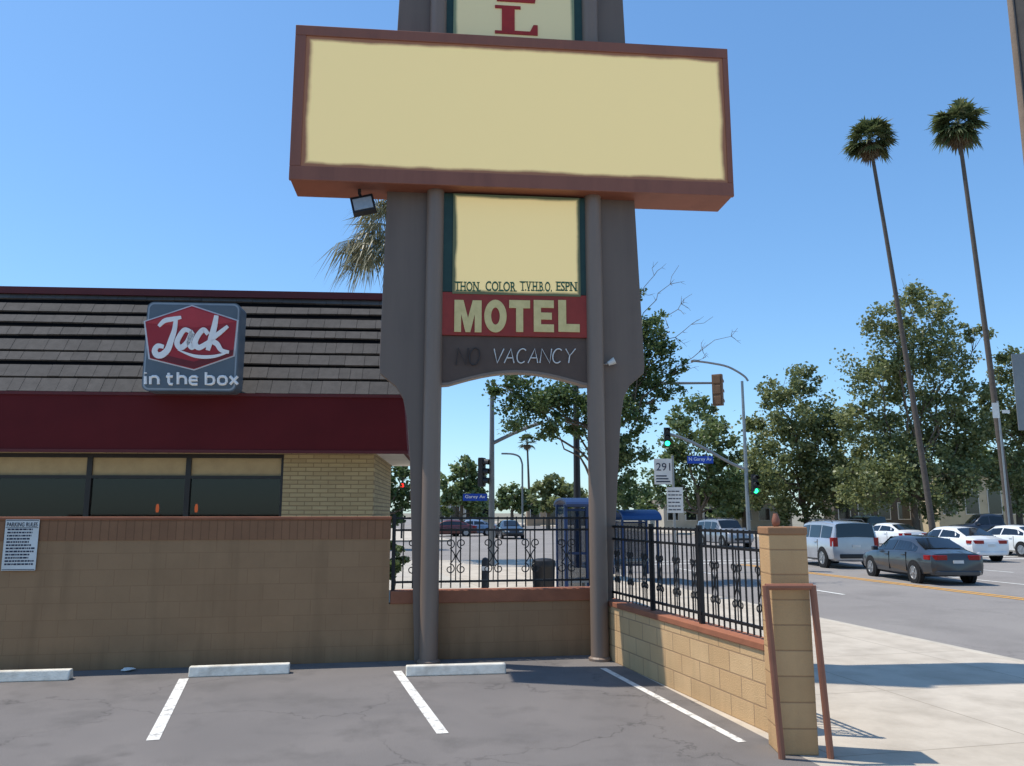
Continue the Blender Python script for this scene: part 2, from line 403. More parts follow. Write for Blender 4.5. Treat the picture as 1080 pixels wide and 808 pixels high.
m_palml = leaf_mat('palm_leaves', (62,74,44), (88,100,62), (132,132,90), .4)
m_palmdry = leaf_mat('grey_palm_leaves', (84,86,62), (116,114,86), (158,148,112), .3)
m_deadl = leaf_mat('dead_palm_leaves', (96,82,62), (122,104,80), (152,132,108), .3)
m_blue = mat('shelter_blue', (40,82,138), (32,66,112), 3, .5)
m_dblue = mat('dark_shelter_blue', (30,58,104), (24,48,84), 3, .5)
m_bsign = mat('street_sign_blue', (20,70,170), None, 8, .4)
m_amber = mat('dull_brown_housing', (122,90,64), (102,74,52), 6, .65)
m_lgrn = emis('lit_green', (40,255,150), 5)
m_lred = emis('lit_red', (255,40,30), 3)
m_lor = emis('lit_orange_lamp', (255,110,36), 4, (120,50,20))
m_off = mat('unlit_lens', (40,34,30), None, 8, .3)

# ---------- ground ----------
G0 = ground(0, 710); G1 = ground(619, 691)
WYAW = math.atan2(G1.y-G0.y, G1.x-G0.x)
US = 3.75
u0, v0 = toS(G0); u1, v1 = toS(G1)
def wall_v(u): return v0+(v1-v0)*(u-u0)/(u1-u0)
mb = MB(); mb.poly([(-3000,-300,-.15),(3000,-300,-.15),(3000,4000,-.15),(-3000,4000,-.15)]); struct(mb, 'ground', m_earth)
mb = MB(); mb.poly([S(-40,-25),S(US,-25),S(US,wall_v(US)+.1),S(-40,wall_v(-40)+.1)]); struct(mb, 'parking_lot', m_lot)
mb = MB(); mb.poly([S(-60,wall_v(-60)+.1),S(US,wall_v(US)+.1),S(US,33),S(-60,33)]); struct(mb, 'restaurant_lot', m_lot2)
KU = 8.97
mb = MB(); mb.poly([(US,-25,0),(KU-.16,-25,0),(KU-.16,33,0),(US,33,0)]); struct(mb, 'pavement', m_side, rz=SA)
mb = MB(); mb.box(KU-.16, KU, -25, 33.16, -.2, .006); struct(mb, 'kerb', m_kerb, rz=SA, bevel=.02)
mb = MB(); mb.box(-60, KU-.16, 33, 33.16, -.2, .006); struct(mb, 'kerb', m_kerb, rz=SA, bevel=.02)
FK = 33.5
mb = MB(); mb.poly([(KU,-60,-.13),(FK,-60,-.13),(FK,600,-.13),(KU,600,-.13)]); struct(mb, 'road', m_road, rz=SA)
mb = MB(); mb.poly([(-400,33.16,-.126),(400,33.16,-.126),(400,58,-.126),(-400,58,-.126)]); struct(mb, 'cross_road', m_road, rz=SA)
for a, b, c, d in ((FK,FK+4.5,-60,33),(FK,FK+4.5,58,500),(4.5,KU,58,500),(FK+4.5,200,58,62),(-200,4.5,58,62)):
    mb = MB(); mb.box(a, b, c, d, -.2, 0); struct(mb, 'pavement', m_side, rz=SA)
mb = MB(); mb.poly([(FK+4.5,-60,-.02),(200,-60,-.02),(200,33,-.02),(FK+4.5,33,-.02)]); struct(mb, 'far_parking_lot', m_lot2, rz=SA)
def stripe(u, va, vb, m, w=.12, name='lane_line', z=-.122):
    mb = MB(); mb.poly([(u-w/2,va,z),(u+w/2,va,z),(u+w/2,vb,z),(u-w/2,vb,z)]); struct(mb, name, m, rz=SA)
for du in (-.14, .14): stripe(16.3+du, -30, 30, m_yell, name='yellow_centre_line')
stripe(19.6, 4, 30, m_road_w)
stripe(12.8, 18.4, 21.2, m_road_w); stripe(12.8, 25.4, 28.2, m_road_w)
for k in range(6):
    stripe(23.2, 3+k*5.2, 5.4+k*5.2, m_road_w); stripe(27.2, 3+k*5.2, 5.4+k*5.2, m_road_w)
for vv in (30.6, 32.4):
    mb = MB(); mb.poly([(KU,vv,-.121),(FK,vv,-.121),(FK,vv+.3,-.121),(KU,vv+.3,-.121)]); struct(mb, 'crosswalk_line', m_road_w, rz=SA)
def pline(a, b, w=.105):
    a = ground(*a); b = ground(*b); d = (b-a).normalized(); n = Vector((-d.y, d.x, 0))*w/2
    mb = MB(); mb.poly([(p.x,p.y,.004) for p in (a-n, b-n, b+n, a+n)]); struct(mb, 'parking_line', m_line)
pline((194,716),(161,781)); pline((419,708),(467,774)); pline((636,705),(783,783), .08); pline((-60,716),(-150,770))

# ---------- block walls ----------
W = Plane(G0, WYAW)
x411 = W.uv(410, 640)[0]; x619 = W.uv(619, 660)[0]
t = thing('block_wall', 'tall tan painted block wall with brown brick band along its top, in front of the restaurant', 'wall', G0, WYAW)
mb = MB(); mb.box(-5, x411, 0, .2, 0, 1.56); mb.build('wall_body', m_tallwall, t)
mb = MB(); mb.box(-5, x411+.005, -.008, .208, 1.56, 1.815); mb.build('brick_band', m_band, t)
mb = MB(); mb.box(-5, x411+.012, -.022, .222, 1.815, 1.852); mb.build('wall_cap', m_capm, t, bevel=.008)
t = thing('block_wall', 'low tan wall with terracotta cap under the fence behind the motel sign', 'wall', G0, WYAW)
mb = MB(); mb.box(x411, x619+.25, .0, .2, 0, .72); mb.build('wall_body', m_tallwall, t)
mb = MB(); mb.box(x411+.02, x619+.28, -.02, .22, .72, .885); mb.build('wall_cap', m_capm, t, bevel=.01)
A_ = ground(645, 697); B_ = ground(812, 774)
SY = math.atan2(B_.y-A_.y, B_.x-A_.x); SL = (B_-A_).length
t = thing('block_wall', 'sunlit low tan block wall running toward the camera along the pavement', 'wall', A_, SY)
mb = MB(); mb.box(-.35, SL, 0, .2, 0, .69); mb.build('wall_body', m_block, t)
mb = MB(); mb.box(-.37, SL, -.02, .22, .69, .755); mb.build('wall_cap', m_capm, t, bevel=.008)

# ---------- iron fences ----------
def spiral(cx, cz, r0, turns, a0, sgn, n=18):
    pts = []
    for i in range(n+1):
        k = i/n; a = a0+sgn*turns*2*math.pi*k; r = r0*(1-.78*k)
        pts.append((cx+r*math.cos(a), 0, cz+r*math.sin(a)))
    return pts
def fence(label, loc, rz, x0, x1, z0, z1, y, step, scroll_every, posts, sw=None, sr=.008, pr=.008):
    t = thing('iron_fence', label, 'fence', loc, rz, None)
    L = x1-x0; h = z1-z0
    for zz in (z0+.09, z0+h*.80, z1-.035):
        mb = MB(); mb.box(x0, x1, y-.014, y+.014, zz, zz+.028); mb.build('rail', m_black, t)
    n = int(L/step)
    for i in range(n+1):
        x = x0+L*i/n
        if any(abs(x-p) < .03 for p in posts): continue
        mb = MB(); mb.box(x-pr, x+pr, y-pr, y+pr, z0+.02, z1); mb.build('picket', m_black, t)
    for p in posts:
        mb = MB(); mb.box(p-.024, p+.024, y-.024, y+.024, z0-.02, z1+.03); mb.build('fence_post', m_black, t)
    i = scroll_every//2
    while i < n:
        xc = x0+L*(i+.5)/n; zc = z0+.09+h*.36; w = sw or step*.8
        mb = MB()
        for sx in (-1, 1):
            for sz in (-1, 1):
                sp = spiral(xc+sx*w*.62, zc+sz*.17, w*.55, 1.3, R(90) if sz < 0 else R(-90), sx*sz*-1)
                mb.tube([(p[0], y, p[2]) for p in sp], sr, 5)
            mb.tube(catmull([(xc+sx*w*.62, y, zc+.17-w*.5), (xc+sx*w*.1, y, zc), (xc+sx*w*.62, y, zc-.17+w*.5)], 5), sr, 5)
        mb.tube([(xc, y, z0+.1), (xc, y, z0+h*.8)], sr, 5)
        mb.build('scroll_ornament', m_black, t, True)
        i += scroll_every
    return t
fence('black wrought iron fence with scrolls on the low wall behind the motel sign', G0, WYAW, x411+.05, x619+.2, .885, 1.85, .1, .125, 4, (x411+.05, x619+.2), .125)
fence('black wrought iron fence with scrolls on the sunlit block wall beside the pavement', A_, SY, -.25, SL-.02, .755, 1.74, .1, .105, 4, (-.25, 1.1, 2.3, SL-.05), .1, .0065, .007)

# ---------- pillar and pipe guard ----------
pc = ground(840, 797); pc.y += .16; pc.x += .03
PYW = R(-2); PH = .155
t = thing('block_pillar', 'square tan block pillar at the near end of the low wall', 'pillar', pc, PYW)
mb = MB(); mb.box(-PH, PH, -PH, PH, 0, 1.72); mb.build('shaft', m_pillar, t, bevel=.006)
mb = MB(); mb.box(-PH-.008, PH+.008, -PH-.008, PH+.008, 1.72, 1.785); mb.build('pillar_cap', m_pcap, t, bevel=.01)
mb = MB(); mb.lathe([(.02,0),(.032,.015),(.036,.05),(.026,.085),(.018,.11)], (-.04,.02,1.785), 12); mb.build('finial_stub', m_terra, t, True)
gy = pc.y-.24
gl = at(815, 700, gy).x; gr = at(866, 700, gy).x
t = thing('pipe_guard', 'terracotta painted steel pipe hoop guarding the front of the block pillar', 'guard rail', ((gl+gr)/2, gy, 0), R(2))
w = (gr-gl)/2
mb = MB(); mb.tube([(-w-.03,0,1.31),(w-.03,0,1.31)], .026, 10); mb.build('top_bar', m_terra, t, True)
for sx in (-1,1):
    mb = MB(); mb.tube([(sx*w+.035,0,0),(sx*w-.03,0,1.32)], .028, 10); mb.build('leg', m_terra, t, True)

# ---------- wheel stops ----------
for (a, b, lab) in (((-35,721),(72,718),'white concrete wheel stop by the tall wall, at the left edge of the photo'),
               ((198,715),(305,711),'white concrete wheel stop by the tall wall, between two painted bay lines'),
               ((428,714),(534,711),'white concrete wheel stop at the foot of the motel sign')):
    a = ground(*a); b = ground(*b); L = (b-a).length
    mb = MB(); mb.prismx([(-.0,0),(.16,0),(.13,.115),(.035,.115)], 0, L)
    o = mb.build('wheel_stop', m_conc, bevel=.014); o.location = (a.x, a.y, .001); o.rotation_euler = (0,0,math.atan2(b.y-a.y,b.x-a.x))
    tag(o, lab, 'wheel stop', 'wheel stops in the parking lot')
g = ground(134, 708)
mb = MB(); random.seed(3); mb.lathe([(.02,0),(.06,.008),(.07,.018),(.05,.03),(.02,.036)], (0,0,0), 9)
mb.v = [(x*1.2+random.uniform(-.02,.02), y+random.uniform(-.02,.02), max(0,z+random.uniform(-.006,.012))) for x,y,z in mb.v]
o = mb.build('paper_litter', m_white); o.location = g; tag(o, 'crumpled white paper litter lying by the foot of the tall wall', 'litter')

# ---------- motel pylon sign ----------
P = Plane((.02, 10.92), R(5.5))
motel = thing('motel_sign', 'tall taupe roadside pylon sign with blank cream panels and a red MOTEL board', 'sign', P.O, P.yaw)
lf = [(457,-130),(428,-130),(421,0),(408,207),(400,386),(401,394),(408,400),(417,407),(425,420),(429,440),(432,480),(437,700),(457,700)]
rf = [(626,-130),(649,-130),(657,0),(669,207),(680,386),(679,394),(672,400),(664,407),(658,420),(655,440),(653,480),(642,700),(628,700)]
for pts in (lf, rf):
    q = [P.uv(*p) for p in pts]; q = [(x, 0 if pt[1] == 700 else z) for (x, z), pt in zip(q, pts)]
    mb = MB(); mb.prism(q, 0, .12); mb.build('side_fin', m_taupe, motel, bevel=.01)
pipes = []
for px in (456.5, 628):
    x = P.uv(px, 400, .06)[0]; pipes.append(x)
    mb = MB(); mb.tube([(x,-.06,0),(x,-.06,11.9)], .12, 20); pp = mb.build('post', m_pipe, motel, True)
    mb = MB(); mb.lathe([(.15,0),(.15,.03),(.124,.05)], (x,-.06,0), 20); mb.build('base_collar', m_pipe, pp)
# cabinet
xl = P.uv(313, 28, .3)[0]; xr = P.uv(766, 53, .3)[0]; zt = (P.uv(313,28,.3)[1]+P.uv(766,53,.3)[1])/2; zb = P.uv(540,198,.3)[1]
mb = MB(); mb.box(xl, xr, -.28, .32, zb, zt); cab = mb.build('sign_cabinet', m_rust, motel, bevel=.012)
mb = MB(); bw = .14; bb = .19
mb.box(xl-.01, xr+.01, -.325, -.27, zt-bw, zt+.012).box(xl-.01, xr+.01, -.325, -.27, zb-.012, zb+bb)
mb.box(xl-.01, xl+bw, -.324, -.27, zb+bb, zt-bw).box(xr-bw*.5, xr+.01, -.324, -.27, zb+bb, zt-bw)
mb.build('retainer_frame', m_rust, cab, bevel=.008)
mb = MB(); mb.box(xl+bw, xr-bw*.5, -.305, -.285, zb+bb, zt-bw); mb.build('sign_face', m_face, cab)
def pbox(a, b, y0, y1, off):
    (xa, za), (xb, zb_) = P.uv(a[0], a[1], off), P.uv(b[0], b[1], off)
    return (min(xa,xb), max(xa,xb), y0, y1, min(za,zb_), max(za,zb_))
mb = MB(); mb.box(pipes[0]+.10, pipes[1]-.10, -.08, .1, zt-.3, 11.8); up = mb.build('upper_panel', m_green, motel, bevel=.01)
bx = pbox((480,-120),(606,45), -.10, -.082, .1)
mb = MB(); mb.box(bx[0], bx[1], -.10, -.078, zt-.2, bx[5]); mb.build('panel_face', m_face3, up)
GL = {
'L': [(0,0),(1,0),(1,.36),(.9,.36),(.82,.12),(.46,.12),(.46,.9),(.6,.9),(.6,1),(0,1),(0,.9),(.16,.9),(.16,.1),(0,.1)],
'E': [(0,0),(.95,0),(1,.32),(.88,.32),(.8,.12),(.46,.12),(.46,.45),(.6,.45),(.66,.34),(.74,.34),(.74,.68),(.66,.68),(.6,.56),(.46,.56),(.46,.88),(.78,.88),(.86,.7),(.97,.7),(.94,1),(0,1),(0,.9),(.16,.9),(.16,.1),(0,.1)],
'T2': [(.33,0),(.67,0),(.67,.75),(1,.75),(1,1),(0,1),(0,.75),(.33,.75)],
'E2': [(0,0),(1,0),(1,.24),(.36,.24),(.36,.39),(.9,.39),(.9,.61),(.36,.61),(.36,.76),(1,.76),(1,1),(0,1)],
'L2': [(0,0),(1,0),(1,.25),(.37,.25),(.37,1),(0,1)],
'M2': [(0,0),(.25,0),(.25,.56),(.41,0),(.59,0),(.75,.56),(.75,0),(1,0),(1,1),(.67,1),(.5,.44),(.33,1),(0,1)]}
def glyph(ch, x0, x1, z0, z1, y0, y1, m, parent):
    mb = MB()
    if ch == 'O2':
        mb.ring((x0+x1)/2, (z0+z1)/2, (z1-z0)/2*1.03, (z1-z0)/2*.54, y0, y1, (x1-x0)/(z1-z0), 32, .74)
    else: mb.prism([(x0+a*(x1-x0), z0+b*(z1-z0)) for a, b in GL[ch]], y0, y1)
    return mb.build('letter', m, parent)
b = pbox((522,35),(567,8), 0, 0, .11); glyph('L', b[0], b[1], b[4], b[5], -.116, -.095, m_redlt, up)
b = pbox((524,1),(566,-26), 0, 0, .11); glyph('E', b[0], b[1], b[4], b[5], -.116, -.095, m_redlt, up)
# lower panel
z310 = P.uv(545,310,.08)[1]
mb = MB(); mb.box(pipes[0]+.10, pipes[1]-.10, -.08, .1, z310+.004, zb-.02); lp = mb.build('lower_panel', m_green, motel, bevel=.01)
b = pbox((477,309.5),(611,209), 0, 0, .1)
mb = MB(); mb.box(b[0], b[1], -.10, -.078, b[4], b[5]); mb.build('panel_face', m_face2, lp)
for s_, a, c in (('THON.',480,507),('COLOR',512,544),('T.V.H.B.O.',549,582),('ESPN',587,608)):
    b = pbox((a,307),(c,297.5), 0, 0, .1); text('lettering', s_, m_dgreen_l, lp, b[0], -.103, b[4], b[1]-b[0], b[5]-b[4], .006, .016, True)
z355 = P.uv(545,355,.08)[1]
mb = MB(); mb.box(pipes[0]+.09, pipes[1]-.09, -.09, .1, z355, z310); mo = mb.build('motel_board', m_redbd, motel, bevel=.006)
for ch, a, c in (('M2',479,508),('O2',511,534),('T2',537,559),('E2',563,584),('L2',589,611)):
    b = pbox((a,350),(c,317), 0, 0, .1); glyph(ch, b[0], b[1], b[4], b[5], -.105, -.085, m_creaml, mo)
arch = [(pipes[0]+.05, z355-.003), (pipes[0]+.05, P.uv(469,406,.06)[1])]
for i in range(13):
    k = i/12; px = 473+(615-473)*k; py = 405-13*math.sin(math.pi*k)
    arch.append(P.uv(px, py, .06))
arch += [(pipes[1]-.05, P.uv(618,406,.06)[1]), (pipes[1]-.05, z355-.003)]
mb = MB(); mb.prism(arch, -.06, .1); vp = mb.build('vacancy_panel', m_darkbrown, motel)
mb = MB(); pts = arch[1:-1]
for (xa, za), (xb, zb2) in zip(pts[:-1], pts[1:]):
    mb.add([(xa,-.075,za-.015),(xb,-.075,zb2-.015),(xb,-.075,zb2+.02),(xa,-.075,za+.02),(xa,.11,za-.015),(xb,.11,zb2-.015),(xb,.11,zb2+.02),(xa,.11,za+.02)],
           [(0,1,2,3),(4,7,6,5),(0,4,5,1),(3,2,6,7),(0,3,7,4),(1,5,6,2)])
mb.build('arch_trim', m_pipe, vp)
def arc(r, a0, a1, s=20): return [(.5+r*math.cos(R(a)), .5+r*math.sin(R(a))) for a in range(a0, a1+1, s)]
ST = {'V': [[(0,1),(.5,0),(1,1)]], 'A': [[(0,0),(.5,1),(1,0)],[(.2,.36),(.8,.36)]], 'C': [arc(.5,48,312,12)],
      'N': [[(0,0),(0,1),(1,0),(1,1)]], 'Y': [[(0,1),(.5,.5),(1,1)],[(.5,.5),(.5,0)]], 'O': [arc(.5,0,360,20)]}
def neon(word, px0, px1, py0, py1, m):
    n = len(word); w_ = (px1-px0)/n
    for i, ch in enumerate(word):
        mb = MB()
        for s_ in ST[ch]:
            pts = []
            for a, c in s_:
                x, z = P.uv(px0+w_*i+w_*(.06+.82*a+.16*(c-.3)), py1+(py0-py1)*c, .08); pts.append((x, -.085, z))
            mb.tube(pts, .0085, 6)
        mb.build('neon_letter', m, vp, True)
neon('VACANCY', 519, 607, 368, 383, m_neon); neon('NO', 481, 507, 367, 385, m_neond)
# flood light hanging below the cabinet
fx, fz = P.uv(379, 205, .05)
o_ = P.O+P.e*fx+P.n*.05
t = thing('flood_light', 'dark square flood light hanging under the left end of the big blank sign', 'light', (o_.x, o_.y, zb), P.yaw)
mb = MB(); mb.tube([(0,0,-.005),(0,0,-.07),(.02,-.03,-.12)], .022, 8); mb.build('bracket', m_dark, t, True)
Mx = Matrix.Translation((.06,-.06,-.24)) @ Matrix.Rotation(R(-14),4,'Y') @ Matrix.Rotation(R(-28),4,'X')
mb = MB(); mb.box(-.16,.16,-.02,.07,-.16,.16,Mx)
for k in range(6): mb.box(-.14+k*.05,-.12+k*.05,.07,.11,-.12,.12,Mx)
mb.build('housing', m_dark, t, bevel=.006)
mb = MB(); mb.box(-.13,.13,-.027,-.018,-.13,.10,Mx); mb.build('lens', mat('flood_lens', (170,176,178), (150,156,160), 20, .2), t)
# little lamp on the right fin
cx_, cz_ = P.uv(638, 384, .02); o_ = P.O+P.e*cx_
t = thing('security_light', 'small white security light on the right fin of the motel sign', 'light', (o_.x, o_.y, cz_), P.yaw)
mb = MB(); mb.tube([(0,0,0),(.04,-.06,0),(.06,-.08,.0)], .012, 8); mb.build('arm', m_white, t, True)
mb = MB(); mb.tube([(.03,-.09,-.01),(.12,-.11,.035)], [.03,.05], 12); mb.build('lamp_head', m_white, t, True)
o_ = P.O+P.e*(pipes[1]+.2)
t = thing('electric_conduit', 'thin grey electrical conduit at the foot of the right sign post', 'conduit', (o_.x, o_.y-.03, 0), P.yaw)
mb = MB(); mb.tube([(0,0,0),(0,0,.42)], .014, 8); mb.build('pipe', m_steel, t, True)
mb = MB(); mb.box(-.04,.04,-.03,.03,.30,.42); mb.build('junction_box', m_steel, t, bevel=.005)

# ---------- parking rules sign ----------
(xa, za), (xb, zb3) = W.uv(1, 602, .03), W.uv(42, 548, .03)
t = thing('parking_rules_sign', 'white parking rules notice fixed to the tall tan wall at the left edge', 'sign', G0, WYAW)
mb = MB(); mb.box(xa, xb, -.032, -.027, za, zb3); pn = mb.build('panel', m_white, t)
m_ink = mat('dark_ink', (40,44,66), None, 9, .6)
w_ = xb-xa; h_ = zb3-za
text('heading', 'PARKING RULES', m_ink, t, xa+.05*w_, -.0345, zb3-.14*h_, .9*w_, .085*h_, .003, .01)
random.seed(5); mb = MB(); z = zb3-.21*h_
while z > za+.08*h_:
    x = xa+.08*w_; xe = xb-random.uniform(.06,.25)*w_
    while x < xe:
        l = random.uniform(.03,.11)*w_; mb.box(x, min(x+l,xe), -.0345, -.033, z, z+.032*h_); x += l+.02*w_
    z -= .062*h_
mb.build('small_print', m_ink, t)
mb = MB()
for a, b, c, d in ((xa+.02*w_,xb-.02*w_,zb3-.025*h_,zb3-.012*h_),(xa+.02*w_,xb-.02*w_,za+.012*h_,za+.025*h_),(xa+.02*w_,xb-.02*w_,zb3-.165*h_,zb3-.155*h_)):
    mb.box(a, b, -.0343, -.033, c, d)
mb.build('border', m_ink, t)

# ---------- restaurant ----------
Bp = Plane((-2.78, 16.3), R(4))
rest = thing('restaurant', 'restaurant with grey shake mansard roof, dark red awning and cream brick wall', 'building', Bp.O, Bp.yaw)
XW = Bp.uv(298, 515)[0]; XL = -13.0; DB = 4.4; YO = -.62
zbm = Bp.uv(200,416,.5)[1]; ztm = Bp.uv(200,312,-1.1)[1]; ztr = Bp.uv(402,313,-1.1)[0]; zawn = Bp.uv(200,476,-YO)[1]; xaw = Bp.uv(430,475,-YO)[0]; xat = Bp.uv(426,417,.5)[0]
mb = MB(); mb.box(XW, 0, 0, .25, 0, zbm); mb.build('front_wall', m_cbrick, rest)
mb = MB(); mb.box(-.25, -.002, .25, DB, 0, zbm); mb.box(XL, -.25, DB-.25, DB, 0, zbm).box(XL, XL+.25, 0.25, DB-.25, 0, zbm); mb.build('side_wall', brick_mat('cream_side_brick', (172,155,118), (156,139,105), (126,110,86), .3, .085, .012, .5, .9, 'yz', None, .8), rest)
mb = MB(); mb.box(XL, XW, 0, .25, 0, .85); mb.box(XL, XW, .02, .25, 3.06, zbm); mb.build('sill_wall', m_cbrick, rest)
mb = MB(); mb.box(XL+.25, -.25, 3.9, 4.0, 0.03, zbm-.1); mb.box(XL+.25, -.25, .3, 3.9, 3.3, 3.4); mb.box(XL+.25,-.25,.3,3.9,.02,.05); mb.build('dining_interior', m_inter, rest)
z503 = Bp.uv(150,503)[1]
edges = [XW, Bp.uv(197,515)[0], Bp.uv(92,515)[0]]; d_ = edges[1]-edges[2]
edges += [edges[2]-d_, edges[2]-2*d_, edges[2]-3*d_]
for i in range(5):
    xb_, xa_ = edges[i], edges[i+1]
    if xa_ < XL: continue
    mb = MB(); fw = .05
    mb.box(xa_, xa_+fw, .02, .14, .85, 3.06).box(xb_-fw, xb_, .02, .14, .85, 3.06)
    mb.box(xa_+fw, xb_-fw, .02, .14, .85, .93).box(xa_+fw, xb_-fw, .02, .14, 2.98, 3.06).box(xa_+fw, xb_-fw, .02, .14, z503-.03, z503+.03)
    wf = mb.build('window', m_frame, rest)
    mb = MB(); mb.box(xa_+fw, xb_-fw, .07, .08, .93, z503-.03); mb.build('pane', m_glass, wf)
    mb = MB(); mb.box(xa_+fw, xb_-fw, .06, .08, z503+.03, 2.98); mb.build('blind', m_blind, wf)
# mansard roof: even courses of shakes, black strips between them painted in as shadow lines
m_shake = mat('weathered_shakes', (90,85,81), (70,66,63), 6, .9, bm=.5, bscale=35, island=.10)
m_shade_felt = mat('roof_shade_felt', (12,11,12), None, 3, .95, spec=.1)  # near-black base, shows between courses in place of cast shade
bot = Vector((0,-.5,zbm)); top = Vector((0,1.1,ztm)); sl = top-bot; SLn = sl.length; sd = sl/SLn; nn = Vector((0,-sd.z,sd.y))
mb = MB(); xr0, xr1 = xat, ztr
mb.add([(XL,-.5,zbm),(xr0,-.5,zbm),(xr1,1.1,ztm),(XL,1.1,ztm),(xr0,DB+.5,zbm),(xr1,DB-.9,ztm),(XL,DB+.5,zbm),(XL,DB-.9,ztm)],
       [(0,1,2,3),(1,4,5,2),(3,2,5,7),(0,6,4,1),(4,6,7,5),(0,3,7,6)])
roof = mb.build('roof', m_shade_felt, rest)
random.seed(21)
mb = MB(); ncr = 8; ds = SLn/ncr
SHADE_GAP = [.02,.06,.12,.07,.15,.14,.16,.15]
for c in range(ncr):
    s0 = c*ds; xmax = xr0+(xr1-xr0)*(s0/SLn)-.02; x = XL+random.uniform(0,.2)
    gf = lambda x: SHADE_GAP[c]*(.90+.20*math.sin(x*.42+c*2.3))
    while x < xmax-.04:
        w_ = random.uniform(.20,.42); x2 = min(x+w_, xmax)
        tt = .04+random.uniform(0,.006); j = random.uniform(-.004,.004)
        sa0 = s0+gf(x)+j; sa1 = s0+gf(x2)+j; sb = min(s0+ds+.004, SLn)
        p = []
        for (xx, ss, hh) in ((x,sa0,0),(x2-.007,sa1,0),(x2-.007,sb,.0),(x,sb,.0),(x,sa0,tt),(x2-.007,sa1,tt),(x2-.007,sb,tt-.012),(x,sb,tt-.012)):
            q = bot+sd*ss+nn*hh; p.append((xx, q.y, q.z))
        mb.add(p, [(0,3,2,1),(4,5,6,7),(0,1,5,4),(1,2,6,5),(2,3,7,6),(3,0,4,7)])
        x = x2
mb.build('roof_shakes', m_shake, roof)
mb = MB(); mb.box(XL, xr1+.04, .95, 1.25, ztm-.05, ztm+.10).box(xr1-.16, xr1+.04, 1.25, DB-.9, ztm-.05, ztm+.10); mb.build('ridge_trim', m_redtrim, roof)
mb = MB()
mb.add([(XL,-.5,zbm),(xat,-.5,zbm),(xaw,YO,zawn),(XL,YO,zawn),(xat,DB+.4,zbm),(xaw,DB+.4,zawn),(XL,-.5,zawn+.03),(xat-.03,-.5,zawn+.03),(xat-.03,DB+.4,zawn+.03)],
       [(0,3,2,1),(1,2,5,4),(3,6,7,2),(2,7,8,5)])
mb.build('awning', m_awn, rest)
mb = MB(); mb.box(XL, xat, -.50, -.002, zawn+.04, zawn+.08).box(.002, xat-.03, -.002, DB+.4, zawn+.04, zawn+.08); mb.build('soffit', m_soffit, rest)
mb = MB(); mb.box(XL, xat, -.53, -.40, zbm-.03, zbm+.03); mb.box(XL, xaw, YO-.012, YO+.02, zawn-.03, zawn+.03); mb.box(xaw-.02, xaw+.012, YO+.02, DB+.4, zawn-.03, zawn+.03); mb.build('awning_edge', m_redtrim, rest)
# pendant lamps inside
for px, wh in ((166,'left'),(207,'right')):
    p = at(px, 536, 17.6)
    t = thing('pendant_lamp', 'small orange pendant lamp inside the restaurant window, %s one of two' % wh, 'lamp', p, 0, 'pendant lamps in the window')
    mb = MB(); mb.lathe([(.016,.09),(.028,.06),(.035,0),(.032,-.06),(.024,-.09)], (0,0,0), 12); mb.build('shade', m_lor, t, True)
    mb = MB(); mb.tube([(0,0,.09),(0,0,3.28-p.z)], .008, 5); mb.build('cord', m_dark, t)
# restaurant roof sign
off = .95
def bu(px, py): return Bp.uv(px, py, off)
t = thing('restaurant_sign', 'slate grey rounded restaurant logo sign with red box shape on the shake roof', 'sign', Bp.O, Bp.yaw)
def rrect(x0, x1, z0, z1, r, n=5):
    out = []
    for cx, cz, a0 in ((x1-r,z1-r,0),(x0+r,z1-r,90),(x0+r,z0+r,180),(x1-r,z0+r,270)):
        for i in range(n+1):
            a = R(a0+90*i/n); out.append((cx+r*math.cos(a), cz+r*math.sin(a)))
    return out
(x0,z0),(x1,z1) = bu(149,412), bu(254,320)
m_slate = mat('slate_blue_sign', (92,104,114), (76,88,98), 1.5, .4); m_lgrey = mat('sign_rim_grey', (150,162,172), None, 3, .4)
mb = MB(); mb.prism(rrect(x0,x1,z0,z1,.12), -off, -off+.45); bodyp = mb.build('cabinet', m_slate, t)
mb = MB(); mb.prism(rrect(x0+.02,x1-.02,z0+.02,z1-.02,.11), -off-.006, -off+.02); mb.build('face_rim', m_lgrey, t)
mb = MB(); mb.prism(rrect(x0+.05,x1-.05,z0+.05,z1-.05,.09), -off-.014, -off+.02); mb.build('face_panel', m_slate, t)
mb = MB(); mb.tube([((x0+x1)/2-.3,-off+.4,z0+.5),((x0+x1)/2-.3,.2,z0+.5)], .03, 8).tube([((x0+x1)/2+.3,-off+.4,z0+.5),((x0+x1)/2+.3,.2,z0+.5)], .03, 8); mb.build('bracket', m_dark, t)
hexp = [(152,339),(203,322),(252,338),(248,376),(205,391),(157,379)]
m_wht = mat('sign_white', (240,240,238), (228,228,226), 6, .4); m_jred = mat('logo_red', (164,34,44), (146,28,38), 1.2, .4); m_jdark = mat('logo_dark_red', (108,20,28), None, 3, .4); m_jlite = mat('logo_light_red', (184,54,60), None, 3, .4)
m_edge = mat('logo_edge_pale', (206,210,214), None, 4, .4)
cxp, czp = 203, 358
def sc(pts, k): return [bu(cxp+(a-cxp)*k, czp+(b-czp)*k) for a, b in pts]
mb = MB(); mb.prism(sc(hexp,1.0), -off-.024, -off-.008); mb.build('logo_outline', m_edge, t)
mb = MB(); mb.prism(sc(hexp,.96), -off-.036, -off-.02); mb.build('logo_box', m_jred, t)
mb = MB(); mb.prism([bu(158.5,371),bu(205,382),bu(247,369),bu(246,375),bu(205,389),bu(159.5,377.5)], -off-.042, -off-.03); mb.build('logo_lower_facet', m_jdark, t)
mb = MB(); mb.prism([bu(155,341),bu(203,325),bu(249,340),bu(205,346)], -off-.042, -off-.03); mb.build('logo_upper_facet', m_jlite, t)
